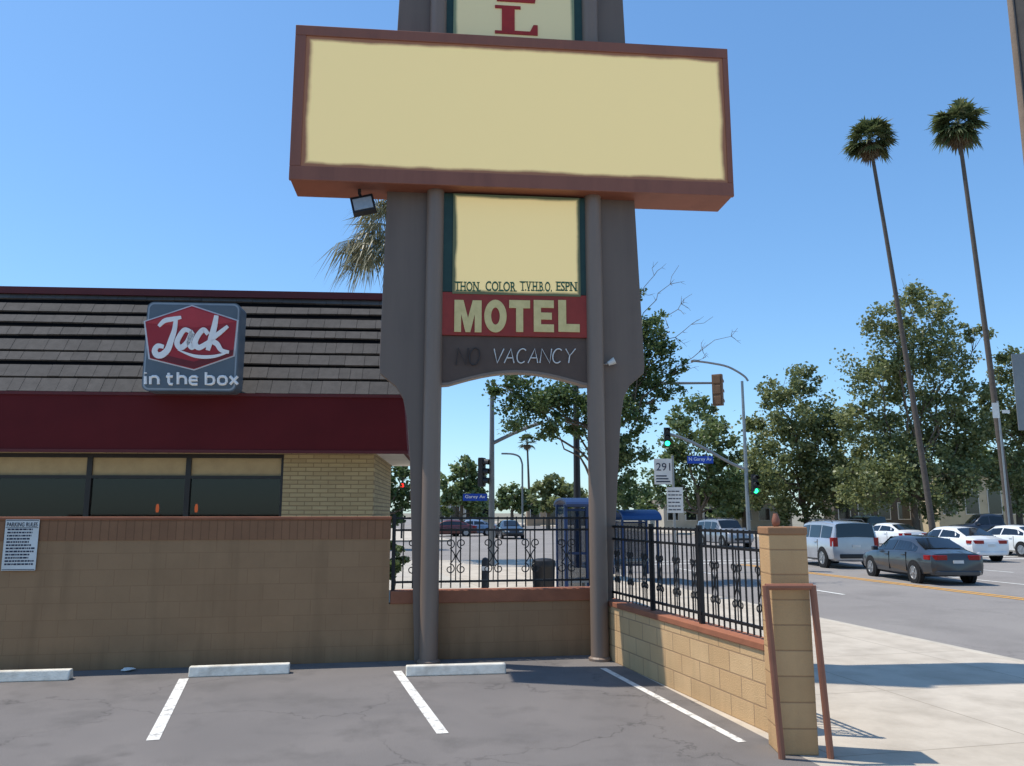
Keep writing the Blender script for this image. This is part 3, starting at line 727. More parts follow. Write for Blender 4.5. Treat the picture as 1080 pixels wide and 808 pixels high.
def ribbon(mb, pts, w0, w1, y):
    pts = [(204.5+(a-203)*.9+(358-b)*.12, 357+(b-357)*.94) for a, b in catmull(pts, 8)]; n = len(pts)
    L_ = []; R_ = []
    for i, p in enumerate(pts):
        a = pts[max(i-1,0)]; b = pts[min(i+1,n-1)]
        dx, dz = b[0]-a[0], b[1]-a[1]; l = math.hypot(dx,dz) or 1
        w = w0+(w1-w0)*math.sin(math.pi*i/(n-1))
        L_.append(bu(p[0]-dz/l*w, p[1]+dx/l*w)); R_.append(bu(p[0]+dz/l*w, p[1]-dx/l*w))
    vs = [(q[0],y,q[1]) for q in L_]+[(q[0],y,q[1]) for q in R_]+[(q[0],y+.02,q[1]) for q in L_]+[(q[0],y+.02,q[1]) for q in R_]
    fs = []
    for i in range(n-1):
        fs += [(i,i+1,n+i+1,n+i),(2*n+i,3*n+i,3*n+i+1,2*n+i+1),(i,2*n+i,2*n+i+1,i+1),(n+i,n+i+1,3*n+i+1,3*n+i)]
    fs += [(0,n,3*n,2*n),(n-1,3*n-1,4*n-1,2*n-1)]
    mb.add(vs, fs)
JK = [[[(161,344),(167,338),(176,336),(186,334)],1.5,2.5],[[(180,335),(180,348),(178,358),(175,370),(169,376),(163,376),(160,371),(163,366),(170,367)],2.0,3.3],
      [[(199,350),(192,348),(187,355),(185,363),(190,368),(197,362),(201,351),(199,362),(203,368),(207,364)],2.1,2.9],
      [[(220,353),(214,348),(208,355),(206,363),(211,368),(219,364),(224,360)],2.1,2.9],
      [[(227,332),(226,346),(224,358),(222,371)],2.1,3.1],[[(242,344),(234,351),(225,359),(232,364),(238,371),(247,373)],1.6,2.8],
      [[(247,373),(229,378),(208,377.5),(187,370.5)],.4,1.8]]
for k, (pts, a, b) in enumerate(JK):
    mb = MB(); ribbon(mb, pts, a, b, -off-.058-.0015*k); mb.build('script_stroke', m_wht, t)
narch = [(0,.4),(.12,.58),(.3,.66),(.68,.66),(.88,.55),(.95,.4),(.95,0)]
RL = {'i': [[(.5,0),(.5,.66)],[(.5,.90),(.5,.98)]], 'n': [[(.02,0),(.02,.66)], narch], 't': [[(.3,.95),(.3,.2),(.42,.03),(.85,.0)],[(0,.66),(.85,.66)]],
      'h': [[(.02,1),(.02,0)], narch], 'e': [[(.05,.34),(.95,.34),(.9,.55),(.7,.66),(.3,.66),(.08,.55),(.02,.33),(.08,.1),(.3,0),(.92,0)]],
      'b': [[(.02,1),(.02,0),(.65,0),(.9,.1),(.98,.33),(.9,.56),(.65,.66),(.02,.66)]],
      'o': [[(.5,0),(.8,.03),(.98,.2),(.98,.46),(.8,.63),(.5,.66),(.2,.63),(.02,.46),(.02,.2),(.2,.03),(.5,0)]], 'x': [[(0,0),(1,.66)],[(0,.66),(1,0)]]}
for ch, a, c in (('i',153,155),('n',159,168),('t',176,184),('h',188,197),('e',200.5,209.5),('b',217.5,226.5),('o',230.5,239.5),('x',243,251)):
    mb = MB()
    for s_ in RL[ch]: mb.tube([(lambda q: (q[0], -off-.022, q[1]))(bu(a+(c-a)*u_, 405.5-12.5*v_)) for u_, v_ in s_], .027, 8)
    mb.build('letter', m_wht, t, True)

# ---------- trees ----------
def limb(mb, a, b, r0, r1, wob=.12, n=6):
    a = Vector(a); b = Vector(b); L = (b-a).length; pts = []; rs = []
    for i in range(n+1):
        k = i/n; p = a.lerp(b, k)
        if 0 < i < n: p += Vector((random.uniform(-1,1),random.uniform(-1,1),random.uniform(-.4,.7)))*L*wob*.3
        pts.append(p); rs.append(r0+(r1-r0)*k)
    mb.tube(pts, rs, 7); return pts
def tree(label, px, Y, blobs, m, leaf, dens=1.25, base_z=-.02, tr=.22, group=None, cat='tree', twigs=(), name='broadleaf_tree', forky=None, loose=1.15):
    k = Y/F
    base = at(px, 541, Y); base.z = base_z
    t = thing(name, label, cat, base, 0, group)
    cs = []
    for bx_, by_, br_ in blobs:
        c = at(bx_, by_, Y+random.uniform(-.55,.55)*br_*k*1.5); cs.append((c-base, br_*k))
    mb = MB()
    zs = sum(c.z for c, r in cs)/len(cs); lo = min(c.z for c, r in cs)
    fork = Vector((0,0,forky if forky else max(1.6, lo*.75)))
    limb(mb, (0,0,-.05), fork, tr, tr*.75, .05)
    midp = Vector((sum(c.x for c, r in cs)/len(cs)*.6, 0, (fork.z+zs)/2))
    limb(mb, fork, midp, tr*.75, tr*.5, .1)
    for c, r in cs:
        s_ = fork if random.random() < .5 else midp
        pts = limb(mb, s_, c, tr*.36, tr*.08, .2)
        for q in range(3):
            limb(mb, pts[-2], c+Vector((random.gauss(0,1),random.gauss(0,1),random.gauss(.2,1)))*r*.5, tr*.10, tr*.03, .2, 3)
    for tp in twigs:
        c = at(tp[0], tp[1], Y+random.uniform(-1,1))-base
        s_ = at(tp[2], tp[3], Y)-base
        pts = limb(mb, s_, c, tr*.10, .005, .25, 6)
        for q in range(5):
            j = random.randint(2,5); e = pts[j]+Vector((random.uniform(-.2,1),random.gauss(0,.5),random.uniform(-.6,.8)))*.42*(k*40)
            p2 = limb(mb, pts[j], e, .009*(k*40), .003, .25, 3)
            limb(mb, p2[2], p2[2]+Vector((random.uniform(-.3,.7),random.gauss(0,.3),random.uniform(-.3,.5)))*.3*(k*40), .005*(k*40), .002, .2, 2)
    mb.build('trunk', m_bark, t, True, ang=60)
    mb = MB(); V = mb.v; Fc = mb.f
    for (c, r), (bx_, by_, br_) in zip(cs, blobs):
        nl = int(br_*br_*dens*1.15)+20; nsub = max(7, int(br_*.75))
        subs = []
        for i in range(nsub):
            d = Vector((random.gauss(0,1),random.gauss(0,1),random.gauss(0,1))).normalized()*r*(random.random()**.45)*loose
            d.z *= .85; subs.append((c+d, r*random.uniform(.14,.38)))
        for i in range(nl):
            sc_, sr = subs[i % nsub]
            p = sc_+Vector((random.gauss(0,1),random.gauss(0,1),random.gauss(-.1,.8)))*sr*.75
            a = Vector((random.gauss(0,1),random.gauss(0,1),random.gauss(0,.6))).normalized()
            b2 = a.cross(Vector((random.gauss(0,1),random.gauss(0,1),random.gauss(0,1)))).normalized()
            l = leaf*random.uniform(.6,1.3); w2 = l*.38
            i0 = len(V)
            V += [tuple(p-a*l*.5), tuple(p+b2*w2), tuple(p+a*l*.5-Vector((0,0,l*.1))), tuple(p-b2*w2)]
            Fc.append((i0,i0+1,i0+2,i0+3))
    mb.build('crown', m, t)
    return t
random.seed(31)
tree('dark green street tree with thin bare twigs behind the right side of the motel sign', 640, 25,
     [(530,410,16),(556,428,26),(586,414,28),(545,400,14),(575,450,18),(650,430,28),(662,478,24),(680,396,28),(680,352,22),(655,397,28),(612,438,24),(648,350,22),(640,305,16),(668,316,12),(656,512,20),(676,430,18),(694,368,15),(704,404,16),(642,470,20),(692,338,11),(716,388,9)],
     m_leafd, .115, 2.2, 0, .14, twigs=((778,346,706,392),(752,334,696,364),(716,280,676,340),(694,276,670,330),(745,372,706,402),(730,310,694,350)), forky=2.6, loose=1.24)
tree('small dark tree beyond the crossing, between the bus stop pole and the curved lamp', 738, 78, [(735,432,20),(752,460,26),(724,474,24),(762,504,24),(704,512,22),(740,514,24),(718,448,15),(772,480,18),(690,534,14),(765,532,16),(700,490,14)], m_leafg, .38, 2.1, 0, .3)
tree('olive green tree on the far side of the road, left of the tallest tree', 850, 75, [(820,412,23),(850,402,19),(835,450,31),(872,442,29),(888,486,29),(812,484,25),(850,500,31),(802,516,22),(880,520,28),(842,530,22),(826,540,14),(862,470,26),(800,450,15)], m_leafm, .34, 2.2, 0, .3, loose=1.18)
tree('tallest broad olive tree on the far roadside behind the palms', 965, 68, [(958,318,19),(985,336,22),(932,340,19),(952,366,30),(1000,376,28),(918,396,25),(958,412,34),(1010,424,30),(930,452,33),(980,462,35),(1020,474,27),(905,436,19),(940,500,33),(996,504,27),(1028,350,13),(970,520,26),(1020,515,22),(915,510,26),(1040,440,19)], m_leafm, .31, 2.2, 0, .32, loose=1.2)
tree('olive tree at the right edge behind the right palm', 1075, 70, [(1066,386,20),(1085,420,32),(1060,446,26),(1090,478,30),(1056,490,22),(1110,440,34),(1075,512,24),(1050,418,14)], m_leafm, .32, 2.2, 0, .3, loose=1.2)
tree('dark tree seen between the restaurant corner and the left sign post', 405, 46, [(398,502,18),(416,520,18),(394,530,16),(428,500,14),(412,540,14),(436,528,12),(385,512,16),(380,535,14)], m_leafd, .26, 2.0, 0, .2)
tree('distant dark tree above the fence, right of the left sign post', 486, 92, [(484,496,13),(497,508,15),(474,512,15),(504,526,13),(480,530,14),(492,490,9),(490,522,14),(470,534,10),(508,538,10)], m_leafg, .5, 2.4, 0, .3)
tree('distant low tree above the fence in the middle of the sign opening', 540, 120, [(530,524,11),(545,518,11),(558,526,10),(538,532,9),(522,534,9),(550,534,9),(566,534,8)], m_leafg, .6, 3, 0, .3)
tree('distant round tree above the fence beside the bus shelter', 578, 100, [(572,520,13),(590,514,14),(584,528,12),(602,524,14),(576,534,10),(598,536,10)], m_leafm, .55, 2.6, 0, .3)
tree('distant dark tree behind the far low buildings right of the motel sign', 675, 110, [(662,520,14),(680,526,14),(650,528,12),(695,532,12)], m_leafd, .6, 2.8, 0, .3)
tree('distant tree behind the green signal, left of the olive trees', 785, 96, [(775,510,20),(792,500,20),(805,522,20),(782,530,18),(765,525,18),(810,505,16)], m_leafg, .55, 2.4, 0, .3)
tree('distant tree behind the small white sedan', 915, 92, [(900,505,24),(925,512,24),(945,505,22),(890,526,18),(935,530,18),(910,532,16)], m_leafg, .55, 2.4, 0, .3)
tree('distant tree rising behind the low beige building at the right', 1035, 98, [(1000,500,24),(1028,492,26),(1056,500,26),(1080,494,24),(985,515,18),(1015,480,20)], m_leafg, .55, 2.2, 0, .3)
tree('small green shrub at the restaurant corner behind the iron fence', 418, 15.4, [(417,578,8),(420,590,9),(415,600,9)], m_leafg, .09, 6, 0, .03, cat='shrub', name='shrub', forky=.3)

def palm(label, bx_, Y, tx_, ty_, rad, ml, nf, seed, skirt=True, tr=.2, group=None, droop=1.0, el=(-40,85), nb=13, pet=(.45,.6), bw=.042):
    random.seed(seed)
    base = at(bx_, 541, Y); base.z = 0
    top_ = at(tx_, ty_, Y)-base
    t = thing('fan_palm', label, 'palm tree', base, 0, group)
    mb = MB(); n = 14; pts = []; rs = []
    for i in range(n+1):
        k = i/n; p = Vector((top_.x*(k**1.15), 0, top_.z*k)); pts.append(p); rs.append(tr*(1.35-.6*k) if k > .04 else tr*1.6)
    mb.tube(pts, rs, 10); mb.build('trunk', m_palmbark, t, True, ang=60)
    def fronds(mb, count, el0, el1, r):
        for i in range(count):
            az = random.uniform(0, 2*math.pi); e_ = R(random.uniform(el0, el1))
            d = Vector((math.cos(az)*math.cos(e_), math.sin(az)*math.cos(e_), math.sin(e_)))
            side = d.cross(Vector((0,0,1))).normalized(); upv = side.cross(d)
            L1 = r*random.uniform(*pet)
            c = top_+d*L1; k0 = len(mb.v)
            mb.v += [tuple(top_-side*.02), tuple(top_+side*.02), tuple(c+side*.015), tuple(c-side*.015)]; mb.f.append((k0,k0+1,k0+2,k0+3))
            for j in range(nb):
                a = R(-105+210*j/(nb-1))
                bl = r*random.uniform(.38,.58)*(1-.25*abs(a)/R(100))
                dd = d*math.cos(a)+side*math.sin(a)
                p1 = c+dd*bl*.55+Vector((0,0,-bl*.08*droop)); p2 = c+dd*bl+Vector((0,0,-bl*.35*droop*random.uniform(.4,1.3)))
                wv = (upv.cross(dd)).normalized()*r*bw
                k0 = len(mb.v)
                mb.v += [tuple(c), tuple(p1+wv), tuple(p2), tuple(p1-wv)]; mb.f.append((k0,k0+1,k0+2,k0+3))
    mb = MB(); fronds(mb, nf, el[0], el[1], rad); mb.build('crown', ml, t)
    if skirt:
        mb = MB(); fronds(mb, nf//3, -88, -40, rad*.8); mb.build('dead_skirt', m_deadl, t)
    return t
palm('tall thin fan palm, left of the two across the road', 983, 47.7, 917, 147, 1.66, m_palml, 78, 5, True, .135, 'tall palms across the road', 1.2, (-55,88), 15, (.3,.64), .038)
palm('tall thin fan palm, right of the two across the road', 1065, 42.3, 1010, 131, 1.66, m_palml, 78, 9, True, .13, 'tall palms across the road', 1.2, (-55,88), 15, (.3,.64), .038)
palm('pale drooping palm behind the left fin of the motel sign', 452, 34, 420, 248, 3.3, m_palmdry, 60, 14, False, .2, None, 2.6, (-40,60), 24, (.3,.62), .012)
palm('tiny distant palm seen through the sign opening above the fence', 559, 150, 556, 466, 2.0, m_palml, 40, 15, True, .2)

# ---------- cars ----------
SED = [(-2.40,.36,.74,.78,.70,.60),(-2.33,.28,.90,.95,.82,.68),(-1.78,.22,.97,1.05,.89,.70),(-.95,.20,.97,1.39,.91,.58),(-.1,.19,.95,1.45,.91,.60),(.5,.19,.93,1.41,.91,.59),(1.28,.20,.89,.99,.90,.66),(2.0,.22,.77,.84,.86,.62),(2.32,.29,.62,.68,.76,.52),(2.42,.36,.5,.55,.62,.42)]
SUV = [(-2.32,.42,.72,.78,.84,.78),(-2.30,.34,1.07,1.13,.93,.83),(-2.22,.28,1.10,1.73,.95,.75),(-1.2,.26,1.10,1.80,.95,.76),(.0,.25,1.09,1.80,.95,.76),(.50,.25,1.08,1.75,.95,.75),(1.02,.26,1.08,1.20,.94,.79),(2.05,.28,1.02,1.10,.93,.78),(2.30,.36,.82,.92,.86,.68),(2.36,.44,.66,.72,.74,.56)]
PIC = [(-2.75,.5,.98,1.0,.88,.82),(-2.70,.44,1.12,1.14,.93,.88),(-.80,.40,1.12,1.14,.95,.88),(-.72,.38,1.12,1.80,.95,.68),(-.1,.36,1.12,1.88,.95,.70),(.55,.36,1.10,1.83,.95,.69),(1.2,.36,1.08,1.18,.95,.74),(2.2,.38,1.02,1.08,.92,.72),(2.55,.44,.8,.88,.82,.62),(2.62,.5,.66,.72,.70,.5)]
def car(kind, label, colour, loc, head, group, metal=.3, plate=True, scale=1.0):
    ST_ = {'sedan': SED, 'suv': SUV, 'pickup': PIC}[kind]
    cfg = {'sedan': dict(roof=(-.95,.5), cowl=1.28, deck=-1.78, wb=(-1.45,1.42), wr=.33), 'suv': dict(roof=(-2.22,.50), cowl=1.02, deck=-2.30, wb=(-1.42,1.42), wr=.38), 'pickup': dict(roof=(-.72,.55), cowl=1.2, deck=-.80, wb=(-1.75,1.75), wr=.40)}[kind]
    t = thing('pickup_truck' if kind == 'pickup' else 'car', label, 'pickup truck' if kind == 'pickup' else 'car', loc, R(90)+head, group)
    t.scale = (scale,)*3
    def par(x):
        for a, b in zip(ST_[:-1], ST_[1:]):
            if a[0] <= x <= b[0]:
                k = (x-a[0])/(b[0]-a[0]); return [p+(q-p)*k for p, q in zip(a, b)]
        return list(ST_[0] if x < 0 else ST_[-1])
    def sect(q):
        x, zb_, zs, zt_, yw, yr = q
        g = min(1, max(0,(zt_-zs))/.4)
        return [(0,zb_),(yw*.80,zb_),(yw*.96,zb_+.09),(yw,zb_+(zs-zb_)*.5),(yw*.985,zs-.05),(yw*.95,zs),(yr,zt_-.08*g-.01),(yr*.80,zt_-.015*g),(0,zt_+.012)]
    xs = sorted(set([q[0] for q in ST_]+[q[0]*.5+r_[0]*.5 for q, r_ in zip(ST_[:-1], ST_[1:])]))
    secs = [(x, sect(par(x))) for x in xs]; n = len(secs[0][1]); m = 2*n-2
    mb = MB()
    for x, s_ in secs:
        ring = [(x, y, z) for y, z in s_]+[(x, -y, z) for y, z in reversed(s_[1:-1])]
        mb.v += ring
    for i in range(len(secs)-1):
        for k in range(m): mb.f.append((i*m+k, i*m+(k+1)%m, (i+1)*m+(k+1)%m, (i+1)*m+k))
    mb.f.append(tuple(range(m-1,-1,-1))); mb.f.append(tuple(range((len(secs)-1)*m, len(secs)*m)))
    pm = car_paint('paint_'+kind, colour, metal)
    body = mb.build('body', pm, t, True, ang=38)
    r0, r1 = cfg['roof']
    def sidewin(xa, xb, sgn):
        lo = []; hi = []; nn_ = 8
        for i in range(nn_+1):
            x = xa+(xb-xa)*i/nn_; s_ = sect(par(x)); b_ = s_[5]; tp = s_[6]
            f = lambda k: (x, sgn*(b_[0]+(tp[0]-b_[0])*k+.012), b_[1]+(tp[1]-b_[1])*k)
            lo.append(f(.10)); hi.append(f(.88))
        mb = MB(); k = nn_+1; mb.add(lo+hi, [(i,i+1,k+i+1,k+i) for i in range(nn_)]); mb.build('side_window', m_carglass, t)
    for sgn in (-1,1):
        if kind == 'suv':
            sidewin(-2.08,-1.25,sgn); sidewin(-1.15,-.22,sgn); sidewin(-.12,.88,sgn)
        elif kind == 'pickup':
            sidewin(-.68,.1,sgn); sidewin(.18,1.05,sgn)
        else:
            sidewin(-1.55,-.22,sgn); sidewin(-.14,1.12,sgn)
    def screen(xa, xb, nm):
        va = []; nn_ = 4
        for i in range(nn_+1):
            x = xa+(xb-xa)*(.06+.86*i/nn_); q = par(x); s_ = sect(q)
            for ky in (-.93,-.5,0,.5,.93):
                yv = ky*q[5]; zv = s_[8][1]-(.03 if abs(ky)>.9 else .012 if abs(ky) > .4 else 0)+(.028)
                va.append((x+(.02 if xb > xa else -.02), yv, zv-.012))
        mb = MB(); mb.add(va, [(i*5+j, i*5+j+1, (i+1)*5+j+1, (i+1)*5+j) for i in range(nn_) for j in range(4)]); mb.build(nm, m_carglass, t, True)
    screen(r1, cfg['cowl'], 'windscreen'); 
    if kind != 'pickup': screen(r0, cfg['deck'], 'rear_window')
    else:
        mb = MB(); mb.box(-.83,-.795,-.6,.6,1.24,1.66); mb.build('rear_window', m_carglass, t)
    # wheels
    for wx in cfg['wb']:
        for sgn in (-1,1):
            yw = par(wx)[4]; wr = cfg['wr']
            My = Matrix.Translation((wx, sgn*(yw-.10), wr)) @ Matrix.Rotation(R(90)*-sgn, 4, 'X')
            mb = MB(); mb.lathe([(wr+.06,-.02),(wr+.06,.105),(wr+.02,.112)], (0,0,0), 24, My); mb.build('wheel_arch', m_tyre, t)
            mb = MB(); mb.lathe([(wr*.6,-.08),(wr*.97,-.08),(wr,-.05),(wr,.10),(wr*.96,.125),(wr*.66,.13),(wr*.62,.11)], (0,0,0), 24, My); wh = mb.build('wheel', m_tyre, t, True)
            mb = MB()
            mb.lathe([(wr*.64,.09),(wr*.64,.125),(wr*.56,.126),(wr*.56,.115)], (0,0,0), 24, My)
            for k in range(5):
                mb.box(-wr*.07, wr*.07, 0, wr*.6, .116, .132, My @ Matrix.Rotation(R(72*k),4,'Z'))
            mb.lathe([(wr*.16,.11),(wr*.16,.136),(wr*.08,.14)], (0,0,0), 10, My)
            mb.build('rim', m_rim, wh)
    xr_ = ST_[0][0]
    for sgn in (-1,1):
        mb = MB()
        if kind == 'sedan': mb.prismz([(xr_-.02, sgn*.34),(xr_-.02, sgn*.66),(xr_+.12, sgn*.845),(xr_+.36, sgn*.885),(xr_+.36, sgn*.70),(xr_+.10, sgn*.34)], .76, .90)
        elif kind == 'suv': mb.prismz([(xr_-.01, sgn*.72),(xr_-.01, sgn*.88),(xr_+.08, sgn*.95),(xr_+.18, sgn*.96),(xr_+.18, sgn*.72)], .84, 1.18)
        else: mb.prismz([(xr_-.02, sgn*.74),(xr_-.02, sgn*.88),(xr_+.08, sgn*.945),(xr_+.08, sgn*.74)], .72, 1.06)
        mb.build('tail_light', m_tail, t, bevel=.012)
        xf = ST_[-1][0]; zf = {'sedan': .60, 'suv': .80, 'pickup': .82}[kind]
        mb = MB(); mb.prismz([(xf+.0, sgn*.40),(xf-.06, sgn*.62),(xf-.36, sgn*.82),(xf-.36, sgn*.62),(xf-.14, sgn*.40)], zf-.05, zf+.085); mb.build('headlight', m_head, t, bevel=.012)
        mb = MB(); q = par(.95); mb.box(.80, .94, sgn*.90-.02 if sgn > 0 else -1.08, 1.08 if sgn > 0 else -.88, q[2]+.02, q[2]+.16); mb.build('mirror', pm, t, bevel=.03)
        for hx in ((-.85,.25) if kind != 'pickup' else (.1,)):
            q = par(hx); mb = MB(); y_ = sgn*q[4]*.985
            mb.box(hx-.09, hx+.09, min(y_, y_+sgn*.03), max(y_, y_+sgn*.03), q[2]-.13, q[2]-.10); mb.build('door_handle', pm, t)
            mb = MB(); mb.box(hx-.175, hx-.165, min(y_*.98, y_+sgn*.018), max(y_*.98, y_+sgn*.018), q[1]+.16, q[2]-.02); mb.build('door_gap', m_tyre, t)
    pz = {'sedan': .70, 'suv': .86, 'pickup': .66}[kind]
    mb = MB(); mb.box(xr_-.025, xr_+.02, -.16, .16, pz-.04, pz+.05); mb.build('number_plate', m_white, t)
    mb = MB(); mb.prismz([(xr_-.05,-.62),(xr_-.05,.62),(xr_+.14,.83),(xr_+.14,-.83)], .30 if kind == 'sedan' else .40, .44 if kind == 'sedan' else .56); mb.build('rear_bumper', m_dark if kind != 'sedan' else pm, t, bevel=.03)
    mb = MB(); mb.box(xf-.03, xf+.03, -.5, .5, .36 if kind == 'sedan' else .48, .46 if kind == 'sedan' else .62); mb.build('grille', m_dark, t, bevel=.02)
    if kind == 'suv':
        for sgn in (-1,1):
            mb = MB(); mb.tube([(-1.8,sgn*.64,1.77),(-1.6,sgn*.64,1.85),(.1,sgn*.64,1.85),(.3,sgn*.64,1.77)], .02, 6); mb.build('roof_rail', m_dark, t)
    return t
def carpos(px, Y, z=-.13):
    p = at(px, 541, Y); p.z = z; return p
g_c = 'cars on the road and across it'
car('sedan', 'dark grey sedan driving away, nearest car on the road', (62,65,70), carpos(963,25.6), R(2), g_c, .5, True, .93)
car('suv', 'silver sport utility car driving away, just behind the block pillar', (178,180,184), carpos(872,32.4), R(4), g_c, .4, True, .96)
car('sedan', 'white sedan partly hidden behind the dark grey sedan', (232,232,230), carpos(1004,36.5), R(6), g_c, .0)
car('sedan', 'white sedan cut off by the right edge of the photo', (226,226,222), carpos(1066,40.0), R(10), g_c, .0)
car('sedan', 'small white sedan further off, right of the silver car', (228,228,226), carpos(937,48.5), R(10), g_c, .0)
car('pickup', 'dark pickup truck parked across the road at the right', (48,54,66), carpos(1040,56,-.02), R(80), g_c, .3)
car('suv', 'grey car waiting at the crossing, seen above the iron fence right of the sign', (150,152,156), carpos(763,50), R(193), g_c, .3, True, .92)
car('sedan', 'dark distant car in the right of the sign opening above the fence', (46,48,54), carpos(537,66,-.126), R(190), g_c, .3)
car('sedan', 'dark red distant car in the left of the sign opening above the fence', (92,40,38), carpos(474,72,-.126), R(95), g_c, .2)
car('sedan', 'pale blue distant car beside the red one, above the fence', (120,140,165), carpos(497,74,-.126), R(96), g_c, .3)
car('suv', 'distant dark green car behind the pickup', (60,72,66), carpos(908,70), R(10), g_c, .3)

# ---------- street furniture ----------
def sig_head(parent, c, rz, m, lit=None, s=1.0, plate=False):
    M_ = Matrix.Translation(c) @ Matrix.Rotation(rz,4,'Z') @ Matrix.Scale(s,4)
    mb = MB(); mb.box(-.17,.17,-.08,.10,-.53,.53,M_)
    for k in (-.355, 0, .355): mb.box(-.13,.13,.10,.125,k-.14,k+.14,M_)
    if plate: mb.box(-.25,.25,-.0,.02,-.62,.62,M_)
    hd = mb.build('signal_head', m, parent, bevel=.02)
    for k, z in enumerate((.34,0,-.34)):
        Ml = M_ @ Matrix.Translation((0,-.09,z)) @ Matrix.Rotation(R(90),4,'X')
        nm = ('red','amber','green')[k]
        mb = MB(); mb.lathe([(.13,-.01),(.13,.012),(.08,.03)], (0,0,0), 14, Ml)
        mb.build('signal_lens', (m_lgrn if lit == 'green' else m_lred) if lit == nm else m_off, hd)
        mb = MB(); vs = []
        for i in range(9):
            a = R(-20+220*i/8); x_, z_ = .15*math.cos(a), .15*math.sin(a)
            vs += [M_ @ Vector((x_,-.08,z+z_)), M_ @ Vector((x_,-.28,z+z_-.02))]
        mb.add(vs, [(2*i,2*i+1,2*i+3,2*i+2) for i in range(8)]); mb.build('visor', m, hd)
    return hd
def rel(p, base): return Vector(p)-Vector(base)
# near-left corner pole with arm over the road
Yn = 29.0
bs = at(609,541,Yn); bs.z = 0
t = thing('traffic_signal', 'dark traffic signal pole behind the sign, its arm carrying a dull brown head', 'traffic light', bs)
ztop = at(609,405,Yn).z
mb = MB(); mb.tube([(0,0,0),(0,0,ztop+.3)], [.14,.10], 12); mb.build('pole', m_dark, t, True)
endp = rel(at(756,404,Yn+.6), bs)
mb = MB(); mb.tube([(0,0,ztop-.1),(endp.x*.5,.3,endp.z-.06),(endp.x,endp.y,endp.z)], [.08,.06,.04], 10); mb.build('mast_arm', m_pole, t, True)
sig_head(t, endp+Vector((0,-.1,-.28)), R(150), m_amber, None, 1.1)
# second corner pole, left
Yk = 30.0
bs = at(518.5,541,Yk); bs.z = 0
t = thing('traffic_signal', 'grey traffic signal pole with rising bare arm in the sign opening', 'traffic light', bs)
zt_ = at(518,418,Yk).z
mb = MB(); mb.tube([(0,0,0),(0,0,zt_)], [.12,.08], 12); mb.build('pole', m_pole, t, True)
e1 = rel(at(546,455,Yk), bs); e2 = rel(at(573,445,Yk), bs); z0_ = at(519,468,Yk).z
mb = MB(); mb.tube(catmull([(0,0,z0_),tuple(e1),tuple(e2)],5), .07, 8); mb.build('mast_arm', m_pole, t, True)
sig_head(t, rel(at(508.5,498,Yk), bs), R(70), m_dark, None, 1.0)
sb = rel(at(502,524.5,Yk), bs)
mb = MB(); mb.box(sb.x-.48, sb.x+.42, -.02, .0, sb.z-.13, sb.z+.13); mb.tube([(sb.x,0,sb.z+.04),(0,0,sb.z+.04)], .015, 6); sn = mb.build('street_name_sign', m_bsign, t)
text('lettering', 'Garey Av', m_wht, sn, sb.x-.40, -.024, sb.z-.07, .74, .15)
# far corner signal
Yf = 66.0
bs = at(789,541,Yf); bs.z = 0
t = thing('traffic_signal', 'far corner signal pole with curved lamp arm, green lights and blue street name sign', 'traffic light', bs)
zt_ = at(789,402,Yf).z
mb = MB(); mb.tube([(0,0,0),(0,0,zt_)], [.18,.11], 12); mb.build('pole', m_steel, t, True)
pts = [rel(at(*p, Yf), bs) for p in ((789,402),(784,396),(768,387),(750,383),(735,381))]
mb = MB(); mb.tube(catmull([tuple(p) for p in pts],4), .09, 8); mb.build('lamp_arm', m_steel, t, True)
mb = MB(); p = pts[-1]; mb.box(p.x-.5,p.x+.2,-.16,.16,p.z-.06,p.z+.10); mb.build('lamp_head', m_steel, t, bevel=.04)
pts = [rel(at(*p, Yf), bs) for p in ((789,496),(770,488),(745,474),(722,463),(703,457))]
mb = MB(); mb.tube(catmull([tuple(p) for p in pts],4), [.12]*17, 8); mb.build('mast_arm', m_steel, t, True)
sig_head(t, pts[-1]+Vector((0,-.2,-.35)), R(-6), m_dark, 'green', 1.5)
sig_head(t, rel(at(796,511,Yf-.3), bs), R(12), m_dark, 'green', 1.5)
sb = rel(at(738.5,485,Yf-.3), bs)
mb = MB(); mb.box(sb.x-1.05, sb.x+1.05, sb.y-.02, sb.y, sb.z-.30, sb.z+.30); mb.tube([(sb.x-.4,sb.y+.05,sb.z+.2),(sb.x-.4,0.1,sb.z+.85)], .03, 6); mb.tube([(sb.x+.5,sb.y+.05,sb.z+.2),(sb.x+.5,0.1,sb.z+.5)], .03, 6); sn = mb.build('street_name_sign', m_bsign, t)
text('lettering', 'N Garey Av', m_wht, sn, sb.x-.92, sb.y-.03, sb.z-.16, 1.84, .36)
# red signal left
Yr = 62.0
bs = at(424,541,Yr); bs.z = 0
t = thing('traffic_signal', 'distant signal post with a red light, left of the sign', 'traffic light', bs)
mb = MB(); mb.tube([(0,0,0),(0,0,4.6)], .08, 8); mb.build('pole', m_dark, t, True)
sig_head(t, (0,-.15,at(424,515,Yr).z-.2), R(0), m_dark, 'red', 1.2)
# distant street lamp
Yl = 80.0
bs = at(551,541,Yl); bs.z = 0
t = thing('street_lamp', 'distant thin street lamp curving left in the sign opening', 'street lamp', bs)
p2 = [rel(at(*p, Yl), bs) for p in ((551,490),(548,482),(541,479),(533,478.5))]
mb = MB(); mb.tube([(0,0,0),(0,0,p2[0].z)]+catmull([tuple(p) for p in p2],3)[1:], .09, 8); mb.build('pole', m_pole, t, True)
mb = MB(); p = p2[-1]; mb.box(p.x-.4,p.x+.2,-.14,.14,p.z-.08,p.z+.08); mb.build('lamp_head', m_pole, t, bevel=.03)
